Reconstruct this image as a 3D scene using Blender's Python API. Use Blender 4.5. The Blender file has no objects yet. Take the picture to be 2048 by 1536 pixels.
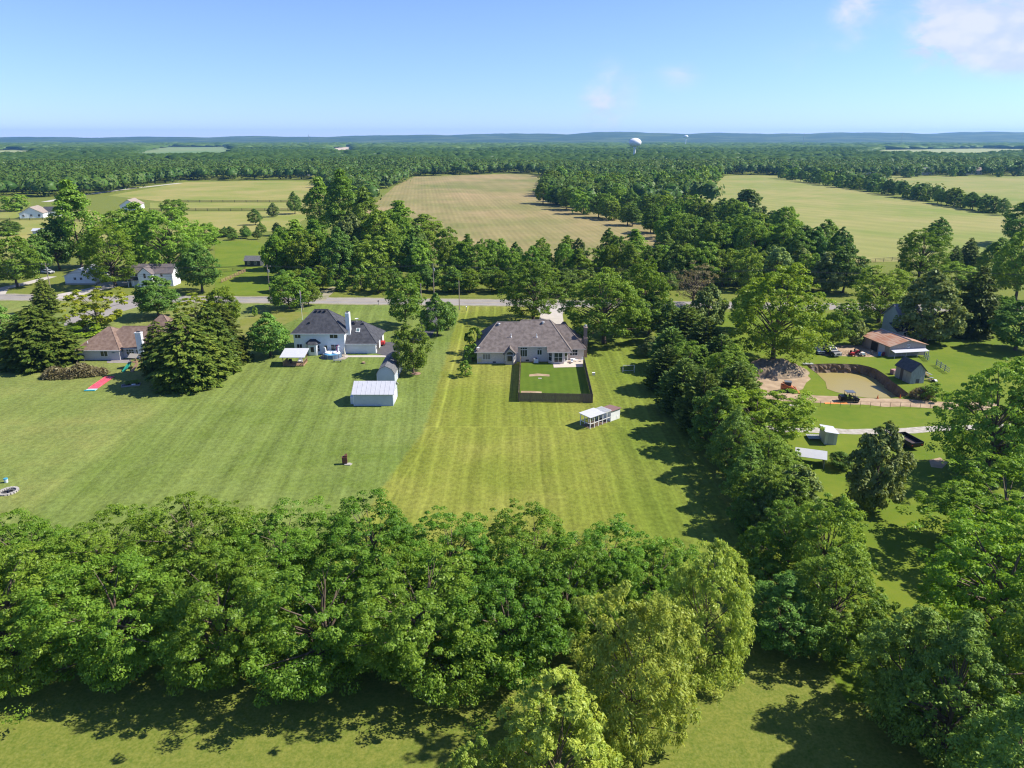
import bpy, math, random
import numpy as np
from mathutils import Vector
from mathutils.geometry import tessellate_polygon

SC = bpy.context.scene
COL = SC.collection
R = math.radians
random.seed(11)

# ---------------------------------------------------------------- camera
F_PX, CX, CY, HORIZON, CAM_H = 1421.0, 1024.0, 768.0, 276.0, 47.0
PITCH = math.atan((CY - HORIZON) / F_PX)
SP, CP = math.sin(PITCH), math.cos(PITCH)
cam = bpy.data.cameras.new('camera')
cam.sensor_width = 36.0
cam.lens = 36.0 * F_PX / 2048.0
cam.clip_start, cam.clip_end = 0.5, 60000
camo = bpy.data.objects.new('camera', cam)
camo.location = (0, 0, CAM_H)
camo.rotation_euler = (math.pi / 2 - PITCH, 0, 0)
COL.objects.link(camo)
SC.camera = camo

# ---------------------------------------------------------------- light
SUN_EL, SUN_AZ = R(44), R(6)           # sun to the right of the view, a little beyond
sun = bpy.data.lights.new('sun', 'SUN')
sun.energy, sun.angle, sun.color = 5.0, R(0.6), (1.0, 0.94, 0.83)
suno = bpy.data.objects.new('sun', sun)
sd = Vector((math.cos(SUN_EL) * math.cos(SUN_AZ), math.cos(SUN_EL) * math.sin(SUN_AZ), math.sin(SUN_EL)))
suno.rotation_euler = sd.to_track_quat('Z', 'Y').to_euler()
suno.location = (200, 60, 200)
COL.objects.link(suno)

SKY_STRENGTH = 0.105
SC.view_settings.view_transform = 'Standard'
SC.view_settings.look = 'None'
SC.view_settings.gamma = 1.0
SC.view_settings.exposure = 0.8
SC.view_settings.use_curve_mapping = False
SC.cycles.max_bounces = 6
SC.cycles.diffuse_bounces = 4
SC.cycles.transmission_bounces = 4
SC.cycles.transparent_max_bounces = 8
SC.cycles.volume_bounces = 0
SC.cycles.use_denoising = True
SC.cycles.filter_width = 1.2


def ray(px, py):
    u, v = (px - CX) / F_PX, (CY - py) / F_PX
    return Vector((u, CP + v * SP, -SP + v * CP))


def at(px, py, z=0.0):
    """Ground point seen at a pixel of the photograph."""
    d = ray(px, py)
    t = (z - CAM_H) / d.z
    return d.x * t, d.y * t


def height_at(py, Y):
    v = (CY - py) / F_PX
    return CAM_H + (-SP + v * CP) * Y / (CP + v * SP)


def ppm(Y):
    return F_PX / (Y * CP + CAM_H * SP)


# sky with a few clouds
world = bpy.data.worlds.new('World')
SC.world = world
world.use_nodes = True
wn, wl = world.node_tree.nodes, world.node_tree.links
wn.clear()
wo = wn.new('ShaderNodeOutputWorld')
bg = wn.new('ShaderNodeBackground')
bg.inputs['Strength'].default_value = SKY_STRENGTH
sky = wn.new('ShaderNodeTexSky')
sky.sky_type = 'NISHITA'
sky.sun_disc = False
sky.sun_elevation = SUN_EL
sky.sun_rotation = math.pi / 2 - SUN_AZ
sky.altitude = 250
sky.air_density = 1.0
sky.dust_density = 0.0
sky.ozone_density = 4.0
tc = wn.new('ShaderNodeTexCoord')


def wmath(op, a, b=None, c=None):
    n = wn.new('ShaderNodeMath')
    n.operation = op
    for i, s in enumerate((a, b, c)):
        if s is None:
            continue
        if isinstance(s, (int, float)):
            n.inputs[i].default_value = s
        else:
            wl.new(s, n.inputs[i])
    return n.outputs[0]


def cloud_blob(px, py, rad, sy=1.0):
    d = ray(px, py).normalized()
    sub = wn.new('ShaderNodeVectorMath'); sub.operation = 'SUBTRACT'
    wl.new(tc.outputs['Generated'], sub.inputs[0]); sub.inputs[1].default_value = d
    mul = wn.new('ShaderNodeVectorMath'); mul.operation = 'MULTIPLY'
    wl.new(sub.outputs[0], mul.inputs[0]); mul.inputs[1].default_value = (1, 1, sy)
    ln = wn.new('ShaderNodeVectorMath'); ln.operation = 'LENGTH'
    wl.new(mul.outputs[0], ln.inputs[0])
    mr = wn.new('ShaderNodeMapRange'); mr.interpolation_type = 'SMOOTHSTEP'
    wl.new(ln.outputs['Value'], mr.inputs['Value'])
    mr.inputs['From Min'].default_value = rad
    mr.inputs['From Max'].default_value = 0.0
    return mr.outputs[0]


mpw = wn.new('ShaderNodeMapping')
mpw.inputs['Scale'].default_value = (1, 1, 1.9)
wl.new(tc.outputs['Generated'], mpw.inputs['Vector'])
cn = wn.new('ShaderNodeTexNoise')
cn.inputs['Scale'].default_value = 13.0
cn.inputs['Detail'].default_value = 9.0
cn.inputs['Roughness'].default_value = 0.6
cn.inputs['Distortion'].default_value = 0.9
wl.new(mpw.outputs[0], cn.inputs['Vector'])
cn2 = wn.new('ShaderNodeTexNoise')
cn2.inputs['Scale'].default_value = 2.2
cn2.inputs['Detail'].default_value = 3.0
wl.new(mpw.outputs[0], cn2.inputs['Vector'])
dens = None
for (bx, by, br, amp, sy) in ((1990, 64, 0.105, 1.25, 1.7), (1865, 40, 0.06, 0.8, 0.8), (1722, 12, 0.05, 0.85, 0.8),
                              (1225, 195, 0.062, 0.42, 0.8), (1190, 225, 0.045, 0.3, 0.6), (1360, 152, 0.055, 0.36, 1.6),
                              (1590, 110, 0.08, 0.2, 1.5), (1660, 205, 0.035, 0.18, 0.8), (2140, 60, 0.12, 1.1, 1.7)):
    m = wmath('MULTIPLY', cloud_blob(bx, by, br, sy), amp)
    dens = m if dens is None else wmath('ADD', dens, m)
# the same fair-weather cloud goes on, thinly, over the rest of the sky
sep = wn.new('ShaderNodeSeparateXYZ')
wl.new(tc.outputs['Generated'], sep.inputs[0])
hi = wn.new('ShaderNodeMapRange'); hi.interpolation_type = 'SMOOTHSTEP'
wl.new(sep.outputs[2], hi.inputs['Value'])
hi.inputs['From Min'].default_value = 0.22
hi.inputs['From Max'].default_value = 0.5
gen = wn.new('ShaderNodeMapRange'); gen.interpolation_type = 'SMOOTHSTEP'
wl.new(cn2.outputs['Fac'], gen.inputs['Value'])
gen.inputs['From Min'].default_value = 0.55
gen.inputs['From Max'].default_value = 0.75
dens = wmath('ADD', dens, wmath('MULTIPLY', gen.outputs[0], hi.outputs[0]))
nz = wmath('MULTIPLY', wmath('ADD', cn.outputs['Fac'], -0.5), 3.0)
cm = wn.new('ShaderNodeMapRange'); cm.interpolation_type = 'SMOOTHSTEP'
wl.new(wmath('MULTIPLY', dens, wmath('ADD', nz, 0.75)), cm.inputs['Value'])
cm.inputs['From Min'].default_value = 0.06
cm.inputs['From Max'].default_value = 0.75
mixc = wn.new('ShaderNodeMix'); mixc.data_type = 'RGBA'
wl.new(wmath('MULTIPLY', cm.outputs[0], 0.84), mixc.inputs['Factor'])
shade = wn.new('ShaderNodeMix'); shade.data_type = 'RGBA'
cn3 = wn.new('ShaderNodeTexNoise')
cn3.inputs['Scale'].default_value = 26.0
cn3.inputs['Detail'].default_value = 7.0
wl.new(mpw.outputs[0], cn3.inputs['Vector'])
shf = wn.new('ShaderNodeMapRange'); shf.interpolation_type = 'SMOOTHSTEP'
wl.new(cn3.outputs['Fac'], shf.inputs['Value'])
shf.inputs['From Min'].default_value = 0.36
shf.inputs['From Max'].default_value = 0.62
wl.new(shf.outputs[0], shade.inputs['Factor'])
shade.inputs['A'].default_value = (3.7, 4.15, 5.1, 1)
shade.inputs['B'].default_value = (4.7, 4.8, 5.05, 1)
wl.new(shade.outputs['Result'], mixc.inputs['B'])
sat = wn.new('ShaderNodeHueSaturation')
sat.inputs['Saturation'].default_value = 1.0
wl.new(sky.outputs[0], sat.inputs['Color'])
tint = wn.new('ShaderNodeMix'); tint.data_type = 'RGBA'; tint.blend_type = 'MULTIPLY'
tint.inputs['Factor'].default_value = 1.0
wl.new(sat.outputs[0], tint.inputs['A'])
tint.inputs['B'].default_value = (0.70, 0.752, 1.05, 1)
# clear summer air: the blue reaches down to the horizon all round
sepz = wn.new('ShaderNodeSeparateXYZ')
wl.new(tc.outputs['Generated'], sepz.inputs[0])
lowz = wn.new('ShaderNodeMapRange'); lowz.interpolation_type = 'SMOOTHSTEP'
wl.new(sepz.outputs[2], lowz.inputs['Value'])
lowz.inputs['From Min'].default_value = 0.16
lowz.inputs['From Max'].default_value = 0.0
hzt = wn.new('ShaderNodeMix'); hzt.data_type = 'RGBA'; hzt.blend_type = 'MULTIPLY'
wl.new(lowz.outputs[0], hzt.inputs['Factor'])
wl.new(tint.outputs['Result'], hzt.inputs['A'])
hzt.inputs['B'].default_value = (0.80, 0.93, 1.25, 1)
wl.new(hzt.outputs['Result'], mixc.inputs['A'])
wl.new(mixc.outputs['Result'], bg.inputs['Color'])
wl.new(bg.outputs[0], wo.inputs['Surface'])

# ---------------------------------------------------------------- materials
MATS = {}


def nodes_of(name):
    m = bpy.data.materials.new(name)
    m.use_nodes = True
    return m, m.node_tree.nodes, m.node_tree.links, m.node_tree.nodes['Principled BSDF']


def mat(name, col, rough=0.8, col2=None, scale=3.0, detail=4.0, bump=0.0, bscale=None, metal=0.0, stretch=(1, 1, 1),
        spec=0.3, lo=0.35, hi=0.65, coords='Object'):
    if name in MATS:
        return MATS[name]
    m, n, l, b = nodes_of(name)
    b.inputs['Roughness'].default_value = rough
    b.inputs['Metallic'].default_value = metal
    b.inputs['Specular IOR Level'].default_value = spec
    b.inputs['Base Color'].default_value = (*col, 1)
    t = n.new('ShaderNodeTexCoord')
    mp = n.new('ShaderNodeMapping')
    mp.inputs['Scale'].default_value = stretch
    l.new(t.outputs[coords], mp.inputs['Vector'])
    if col2 is not None:
        nz = n.new('ShaderNodeTexNoise')
        nz.inputs['Scale'].default_value = scale
        nz.inputs['Detail'].default_value = detail
        l.new(mp.outputs[0], nz.inputs['Vector'])
        r = n.new('ShaderNodeMapRange')
        l.new(nz.outputs['Fac'], r.inputs['Value'])
        r.inputs['From Min'].default_value = lo
        r.inputs['From Max'].default_value = hi
        mx = n.new('ShaderNodeMix'); mx.data_type = 'RGBA'
        mx.inputs['A'].default_value = (*col, 1)
        mx.inputs['B'].default_value = (*col2, 1)
        l.new(r.outputs[0], mx.inputs['Factor'])
        l.new(mx.outputs['Result'], b.inputs['Base Color'])
    if bump:
        nb = n.new('ShaderNodeTexNoise')
        nb.inputs['Scale'].default_value = bscale or scale * 4
        nb.inputs['Detail'].default_value = 5
        l.new(mp.outputs[0], nb.inputs['Vector'])
        bp = n.new('ShaderNodeBump')
        bp.inputs['Strength'].default_value = bump
        bp.inputs['Distance'].default_value = 0.1
        l.new(nb.outputs['Fac'], bp.inputs['Height'])
        l.new(bp.outputs[0], b.inputs['Normal'])
    MATS[name] = m
    return m


def ground_mat(name, layers, stripe=None, bump=0.5):
    """layers: list of (colour a, colour b, noise scale, weight); stripe: (angle, period, dark, light, wobble, strength)."""
    if name in MATS:
        return MATS[name]
    m, n, l, b = nodes_of(name)
    b.inputs['Roughness'].default_value = 0.95
    b.inputs['Specular IOR Level'].default_value = 0.1
    t = n.new('ShaderNodeTexCoord')
    cur = None
    for (ca, cb, sc, wgt) in layers:
        nz = n.new('ShaderNodeTexNoise')
        nz.inputs['Scale'].default_value = sc
        nz.inputs['Detail'].default_value = 6
        nz.inputs['Roughness'].default_value = 0.62
        l.new(t.outputs['Object'], nz.inputs['Vector'])
        r = n.new('ShaderNodeMapRange')
        l.new(nz.outputs['Fac'], r.inputs['Value'])
        r.inputs['From Min'].default_value = 0.36
        r.inputs['From Max'].default_value = 0.64
        mx = n.new('ShaderNodeMix'); mx.data_type = 'RGBA'
        mx.inputs['A'].default_value = (*ca, 1)
        mx.inputs['B'].default_value = (*cb, 1)
        l.new(r.outputs[0], mx.inputs['Factor'])
        if cur is None:
            cur = mx.outputs['Result']
        else:
            m2 = n.new('ShaderNodeMix'); m2.data_type = 'RGBA'
            m2.inputs['Factor'].default_value = wgt
            l.new(cur, m2.inputs['A'])
            l.new(mx.outputs['Result'], m2.inputs['B'])
            cur = m2.outputs['Result']
    for st in (stripe or []):
        ang, period, gain, wob, thin = st
        mp = n.new('ShaderNodeMapping')
        mp.inputs['Rotation'].default_value = (0, 0, ang)
        l.new(t.outputs['Object'], mp.inputs['Vector'])
        wv = n.new('ShaderNodeTexWave')
        wv.wave_profile = 'SIN'
        wv.inputs['Scale'].default_value = 2 * math.pi / (20.0 * period)
        wv.inputs['Distortion'].default_value = wob
        wv.inputs['Detail'].default_value = 3
        wv.inputs['Detail Scale'].default_value = 0.5
        l.new(mp.outputs[0], wv.inputs['Vector'])
        nz = n.new('ShaderNodeTexNoise')
        nz.inputs['Scale'].default_value = 0.06
        nz.inputs['Detail'].default_value = 4
        l.new(t.outputs['Object'], nz.inputs['Vector'])
        r0 = n.new('ShaderNodeMapRange')
        l.new(wv.outputs['Fac'], r0.inputs['Value'])
        r0.inputs['From Min'].default_value = thin
        r0.inputs['To Min'].default_value = 1 - gain
        r0.inputs['To Max'].default_value = 1 + gain
        # stripes come and go over the field
        r1 = n.new('ShaderNodeMapRange')
        l.new(nz.outputs['Fac'], r1.inputs['Value'])
        r1.inputs['From Min'].default_value = 0.3
        r1.inputs['From Max'].default_value = 0.62
        mfade = n.new('ShaderNodeMix'); mfade.data_type = 'FLOAT'
        l.new(r1.outputs[0], mfade.inputs['Factor'])
        mfade.inputs['A'].default_value = 1.0
        l.new(r0.outputs[0], mfade.inputs['B'])
        mm = n.new('ShaderNodeVectorMath'); mm.operation = 'SCALE'
        l.new(cur, mm.inputs[0])
        l.new(mfade.outputs[0], mm.inputs['Scale'])
        cur = mm.outputs[0]
    l.new(cur, b.inputs['Base Color'])
    if bump:
        nb = n.new('ShaderNodeTexNoise')
        nb.inputs['Scale'].default_value = 6
        nb.inputs['Detail'].default_value = 4
        l.new(t.outputs['Object'], nb.inputs['Vector'])
        bp = n.new('ShaderNodeBump')
        bp.inputs['Strength'].default_value = bump
        bp.inputs['Distance'].default_value = 0.06
        l.new(nb.outputs['Fac'], bp.inputs['Height'])
        l.new(bp.outputs[0], b.inputs['Normal'])
    MATS[name] = m
    return m


def leaf_mat(name, ca, cb, trans=0.3, nscale=0.5, spread=0.25):
    m, n, l, b = nodes_of(name)
    n.remove(b)
    out = n['Material Output']
    t = n.new('ShaderNodeTexCoord')
    nz = n.new('ShaderNodeTexNoise')
    nz.inputs['Scale'].default_value = nscale
    nz.inputs['Detail'].default_value = 3
    l.new(t.outputs['Object'], nz.inputs['Vector'])
    geo = n.new('ShaderNodeNewGeometry')
    oi = n.new('ShaderNodeObjectInfo')
    a1 = n.new('ShaderNodeMath'); a1.operation = 'MULTIPLY_ADD'
    l.new(geo.outputs['Random Per Island'], a1.inputs[0])
    a1.inputs[1].default_value = 0.45
    l.new(nz.outputs['Fac'], a1.inputs[2])
    r = n.new('ShaderNodeMapRange')
    l.new(a1.outputs[0], r.inputs['Value'])
    r.inputs['From Min'].default_value = 0.4
    r.inputs['From Max'].default_value = 1.0
    mx = n.new('ShaderNodeMix'); mx.data_type = 'RGBA'
    mx.inputs['A'].default_value = (*ca, 1)
    mx.inputs['B'].default_value = (*cb, 1)
    l.new(r.outputs[0], mx.inputs['Factor'])
    hs = n.new('ShaderNodeHueSaturation')
    l.new(mx.outputs['Result'], hs.inputs['Color'])
    hr = n.new('ShaderNodeMapRange')
    l.new(oi.outputs['Random'], hr.inputs['Value'])
    hr.inputs['To Min'].default_value = 0.482
    hr.inputs['To Max'].default_value = 0.512
    l.new(hr.outputs[0], hs.inputs['Hue'])
    # a second, independent random number for the brightness
    fr = n.new('ShaderNodeMath'); fr.operation = 'MULTIPLY'
    l.new(oi.outputs['Random'], fr.inputs[0]); fr.inputs[1].default_value = 37.7
    fr2 = n.new('ShaderNodeMath'); fr2.operation = 'FRACT'
    l.new(fr.outputs[0], fr2.inputs[0])
    vr = n.new('ShaderNodeMapRange')
    l.new(fr2.outputs[0], vr.inputs['Value'])
    vr.inputs['To Min'].default_value = 1 - spread
    vr.inputs['To Max'].default_value = 1 + spread
    l.new(vr.outputs[0], hs.inputs['Value'])
    df = n.new('ShaderNodeBsdfDiffuse')
    tr = n.new('ShaderNodeBsdfTranslucent')
    l.new(hs.outputs[0], df.inputs['Color'])
    br = n.new('ShaderNodeMix'); br.data_type = 'RGBA'; br.blend_type = 'MULTIPLY'
    br.inputs['Factor'].default_value = 1
    l.new(hs.outputs[0], br.inputs['A'])
    br.inputs['B'].default_value = (1.5, 1.35, 0.5, 1)
    l.new(br.outputs['Result'], tr.inputs['Color'])
    ms = n.new('ShaderNodeMixShader')
    ms.inputs[0].default_value = trans
    l.new(df.outputs[0], ms.inputs[1])
    l.new(tr.outputs[0], ms.inputs[2])
    gl = n.new('ShaderNodeBsdfGlossy')
    gl.inputs['Roughness'].default_value = 0.45
    gl.inputs['Color'].default_value = (0.9, 1, 0.85, 1)
    m3 = n.new('ShaderNodeMixShader')
    m3.inputs[0].default_value = 0.014
    l.new(ms.outputs[0], m3.inputs[1])
    l.new(gl.outputs[0], m3.inputs[2])
    l.new(m3.outputs[0], out.inputs['Surface'])
    MATS[name] = m
    return m


leaf_mat('leaf_mid', (0.0886, 0.1826, 0.0196), (0.2326, 0.3528, 0.0394))
leaf_mat('leaf_dark', (0.0702, 0.1562, 0.0260), (0.1819, 0.2927, 0.0460), 0.25)
leaf_mat('leaf_bright', (0.1014, 0.1975, 0.0153), (0.2372, 0.3373, 0.0281), 0.35)
leaf_mat('leaf_locust', (0.0731, 0.1773, 0.0166), (0.2000, 0.3294, 0.0332), 0.38, spread=0.13)
leaf_mat('leaf_yellow', (0.1457, 0.2086, 0.0154), (0.2914, 0.3060, 0.0240), 0.35)
leaf_mat('leaf_willow', (0.1837, 0.2877, 0.0335), (0.4007, 0.4765, 0.0761), 0.36)
leaf_mat('leaf_grey', (0.1088, 0.1793, 0.0400), (0.2613, 0.3287, 0.0934), 0.25)
leaf_mat('leaf_spruce', (0.0374, 0.0833, 0.0138), (0.1446, 0.1940, 0.0275), 0.15)
leaf_mat('leaf_pine', (0.0628, 0.1269, 0.0264), (0.2135, 0.2974, 0.0574), 0.18)
leaf_mat('leaf_brown', (0.1500, 0.1250, 0.0600), (0.2400, 0.2100, 0.1000), 0.2)
leaf_mat('leaf_wood', (0.0380, 0.0834, 0.0139), (0.0845, 0.1427, 0.0245), 0.2, nscale=0.012)
mat('bark', (0.085, 0.062, 0.042), 0.95, (0.15, 0.118, 0.088), 2.0, stretch=(1, 1, .2))

WHITE = mat('white_siding', (0.72, 0.74, 0.75), 0.55, (0.66, 0.68, 0.69), 1.2)
TRIM = mat('white_trim', (0.72, 0.72, 0.72), 0.5)
GLASS = mat('window_glass', (0.02, 0.025, 0.03), 0.08, spec=0.6)
TAUPE = mat('taupe_brick', (0.63, 0.56, 0.51), 0.85, (0.55, 0.485, 0.44), 4.0, bump=0.2)
TAUPE_SIDING = mat('taupe_siding', (0.58, 0.53, 0.48), 0.7, (0.52, 0.47, 0.43), 2.0)
SH_TAUPE = mat('shingle_taupe', (0.115, 0.094, 0.085), 0.95, (0.185, 0.155, 0.14), 1.3, detail=12, bump=0.5, bscale=7, lo=.36, hi=.64)
SH_DARK = mat('shingle_charcoal', (0.040, 0.042, 0.050), 0.9, (0.068, 0.070, 0.080), 1.3, detail=12, bump=0.5, bscale=7, lo=.36, hi=.64)
SH_BROWN = mat('shingle_brown', (0.15, 0.098, 0.075), 0.95, (0.22, 0.155, 0.12), 1.3, detail=12, bump=0.5, bscale=7, lo=.36, hi=.64)
SH_GREY = mat('shingle_grey', (0.10, 0.105, 0.11), 0.9, (0.15, 0.15, 0.155), 2.6, bump=0.3)
METAL_W = mat('white_metal_roof', (0.50, 0.505, 0.53), 0.45, (0.465, 0.47, 0.495), 1.4, detail=4, spec=0.4)
METAL_GREY = mat('grey_metal_wall', (0.46, 0.50, 0.55), 0.5, (0.42, 0.46, 0.51), 0.8, spec=0.4)
RUST = mat('rusty_metal_roof', (0.32, 0.135, 0.07), 0.75, (0.40, 0.27, 0.19), 0.9, stretch=(3.2, .35, 1), detail=6, lo=.4, hi=.6)
BARNW = mat('faded_barn_wall', (0.36, 0.31, 0.28), 0.9, (0.28, 0.24, 0.22), 1.6, stretch=(4, 4, .5))
OLDWOOD = mat('grey_weathered_wood', (0.24, 0.25, 0.235), 0.95, (0.36, 0.38, 0.36), 3.0, stretch=(4, 4, .35))
FENCEW = mat('fence_wood', (0.14, 0.105, 0.075), 0.95, (0.22, 0.165, 0.115), 3.0, stretch=(5, 5, .4))
DECKW = mat('deck_wood', (0.34, 0.22, 0.13), 0.85, (0.26, 0.165, 0.10), 2.0, stretch=(1, 6, 1))
POLEW = mat('pole_wood', (0.24, 0.19, 0.145), 0.95, (0.32, 0.27, 0.22), 2.0, stretch=(3, 3, .2))
BLACKP = mat('black_paint', (0.016, 0.016, 0.018), 0.4)
DARKM = mat('dark_metal', (0.04, 0.04, 0.045), 0.5)
RUBBER = mat('rubber', (0.02, 0.02, 0.02), 0.85)
STEEL = mat('galvanised_steel', (0.42, 0.43, 0.44), 0.45, metal=0.6)
REDP = mat('red_paint', (0.42, 0.03, 0.03), 0.5)
ORANGE = mat('orange_paint', (0.50, 0.16, 0.05), 0.55, (0.36, 0.10, 0.04), 2)
BLUEP = mat('blue_plastic', (0.03, 0.20, 0.52), 0.4)
TEAL = mat('green_plastic', (0.02, 0.24, 0.17), 0.4)
CONC = mat('concrete', (0.46, 0.42, 0.37), 0.9, (0.40, 0.365, 0.32), 0.6, bump=.1)
BRICK = mat('chimney_brick', (0.20, 0.145, 0.12), 0.95, (0.28, 0.21, 0.18), 4)

G_YELLOW = (0.1560, 0.1760, 0.0260)
G_YELLOW2 = (0.2020, 0.2080, 0.0400)
G_MID = (0.1098, 0.1477, 0.0174)
G_MID2 = (0.1478, 0.1768, 0.0232)
G_DEEP = (0.0672, 0.1196, 0.0116)
G_DEEP2 = (0.0952, 0.1477, 0.0162)
M_BASE = ground_mat('rough_lawn', [(G_MID2, G_YELLOW2, 0.06, 1), (G_DEEP2, G_MID2, 0.3, .6), (G_DEEP, G_YELLOW2, 1.1, .5), ((0.045, 0.08, 0.008), (0.26, 0.25, 0.075), 3.5, .3)])
M_MAIN = ground_mat('striped_lawn', [(G_MID2, G_YELLOW2, 0.05, 1), (G_MID, G_YELLOW2, 0.35, .45), (G_DEEP, G_YELLOW2, 1.7, .42)],
                    [(0, 2.7, 0.07, 1.6, 0.0), (0, 1.15, 0.07, 2.2, 0.35), (R(90), 3.1, 0.03, 3.5, 0.2)])
M_LEFT = ground_mat('left_lawn', [(G_MID2, G_YELLOW2, 0.045, 1), (G_MID, G_YELLOW, 0.4, .5), (G_DEEP, G_YELLOW2, 1.7, .42)],
                    [(R(-48), 2.2, 0.05, 3.0, 0.0)])
M_GREEN = ground_mat('green_lawn', [(G_DEEP2, G_MID2, 0.06, 1), (G_DEEP, G_MID, 0.35, .5), (G_DEEP, G_YELLOW2, 1.7, .36)],
                     [(R(-38), 3.4, 0.045, 6, 0.0), (R(-38), 1.3, 0.035, 5, 0.3)])
M_YARD = ground_mat('watered_lawn', [(G_DEEP, G_DEEP2, 0.25, 1), (G_DEEP, G_MID, 1.2, .4)], [(0, 1.6, 0.06, 2, 0)])
M_LUSH = ground_mat('lush_lawn', [((0.092, 0.155, 0.011), (0.155, 0.195, 0.018), 0.07, 1), (G_DEEP2, G_YELLOW, 0.7, .35)])
M_DRY = ground_mat('dry_lawn', [((0.21, 0.19, 0.075), G_YELLOW, 0.12, 1), (G_MID, G_YELLOW2, 0.8, .4)])
M_FIELD = ground_mat('young_crop_field', [((0.315, 0.235, 0.115), (0.145, 0.165, 0.045), 0.009, 1), ((0.31, 0.24, 0.12), (0.155, 0.155, 0.05), 0.045, .25)],
                     [(R(-7), 3.2, 0.09, 1.5, 0.0), (R(-7), 15, 0.06, 4.5, 0.2)], bump=0)
M_FIELDG = ground_mat('green_field', [((0.165, 0.215, 0.045), (0.30, 0.265, 0.10), 0.011, 1), ((0.16, 0.20, 0.045), (0.28, 0.25, 0.09), 0.05, .3)],
                      [(R(-38), 16, 0.07, 4, 0.0)], bump=0)
M_PADDOCK = ground_mat('paddock_grass', [((0.19, 0.22, 0.045), (0.30, 0.26, 0.09), 0.018, 1)], bump=0)
M_ASPH = mat('road_asphalt', (0.235, 0.215, 0.195), 0.9, (0.28, 0.255, 0.23), 0.25)
M_SHOULD = mat('gravel_shoulder', (0.30, 0.26, 0.19), 0.95, (0.20, 0.20, 0.10), 0.5)
M_BLACKTOP = mat('blacktop', (0.075, 0.07, 0.075), 0.9, (0.10, 0.095, 0.10), 0.7)
M_DIRT = mat('bare_dirt', (0.40, 0.295, 0.19), 0.95, (0.27, 0.19, 0.115), 0.5, detail=8, bump=.5, bscale=2)
M_MUD = mat('pit_soil', (0.20, 0.145, 0.095), 0.95, (0.12, 0.085, 0.058), 0.7, detail=8, bump=.8, bscale=2.5)
M_GRAVEL = mat('pale_gravel', (0.44, 0.40, 0.35), 0.95, (0.30, 0.275, 0.22), 1.2, detail=6, bump=.4, bscale=6)


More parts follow.
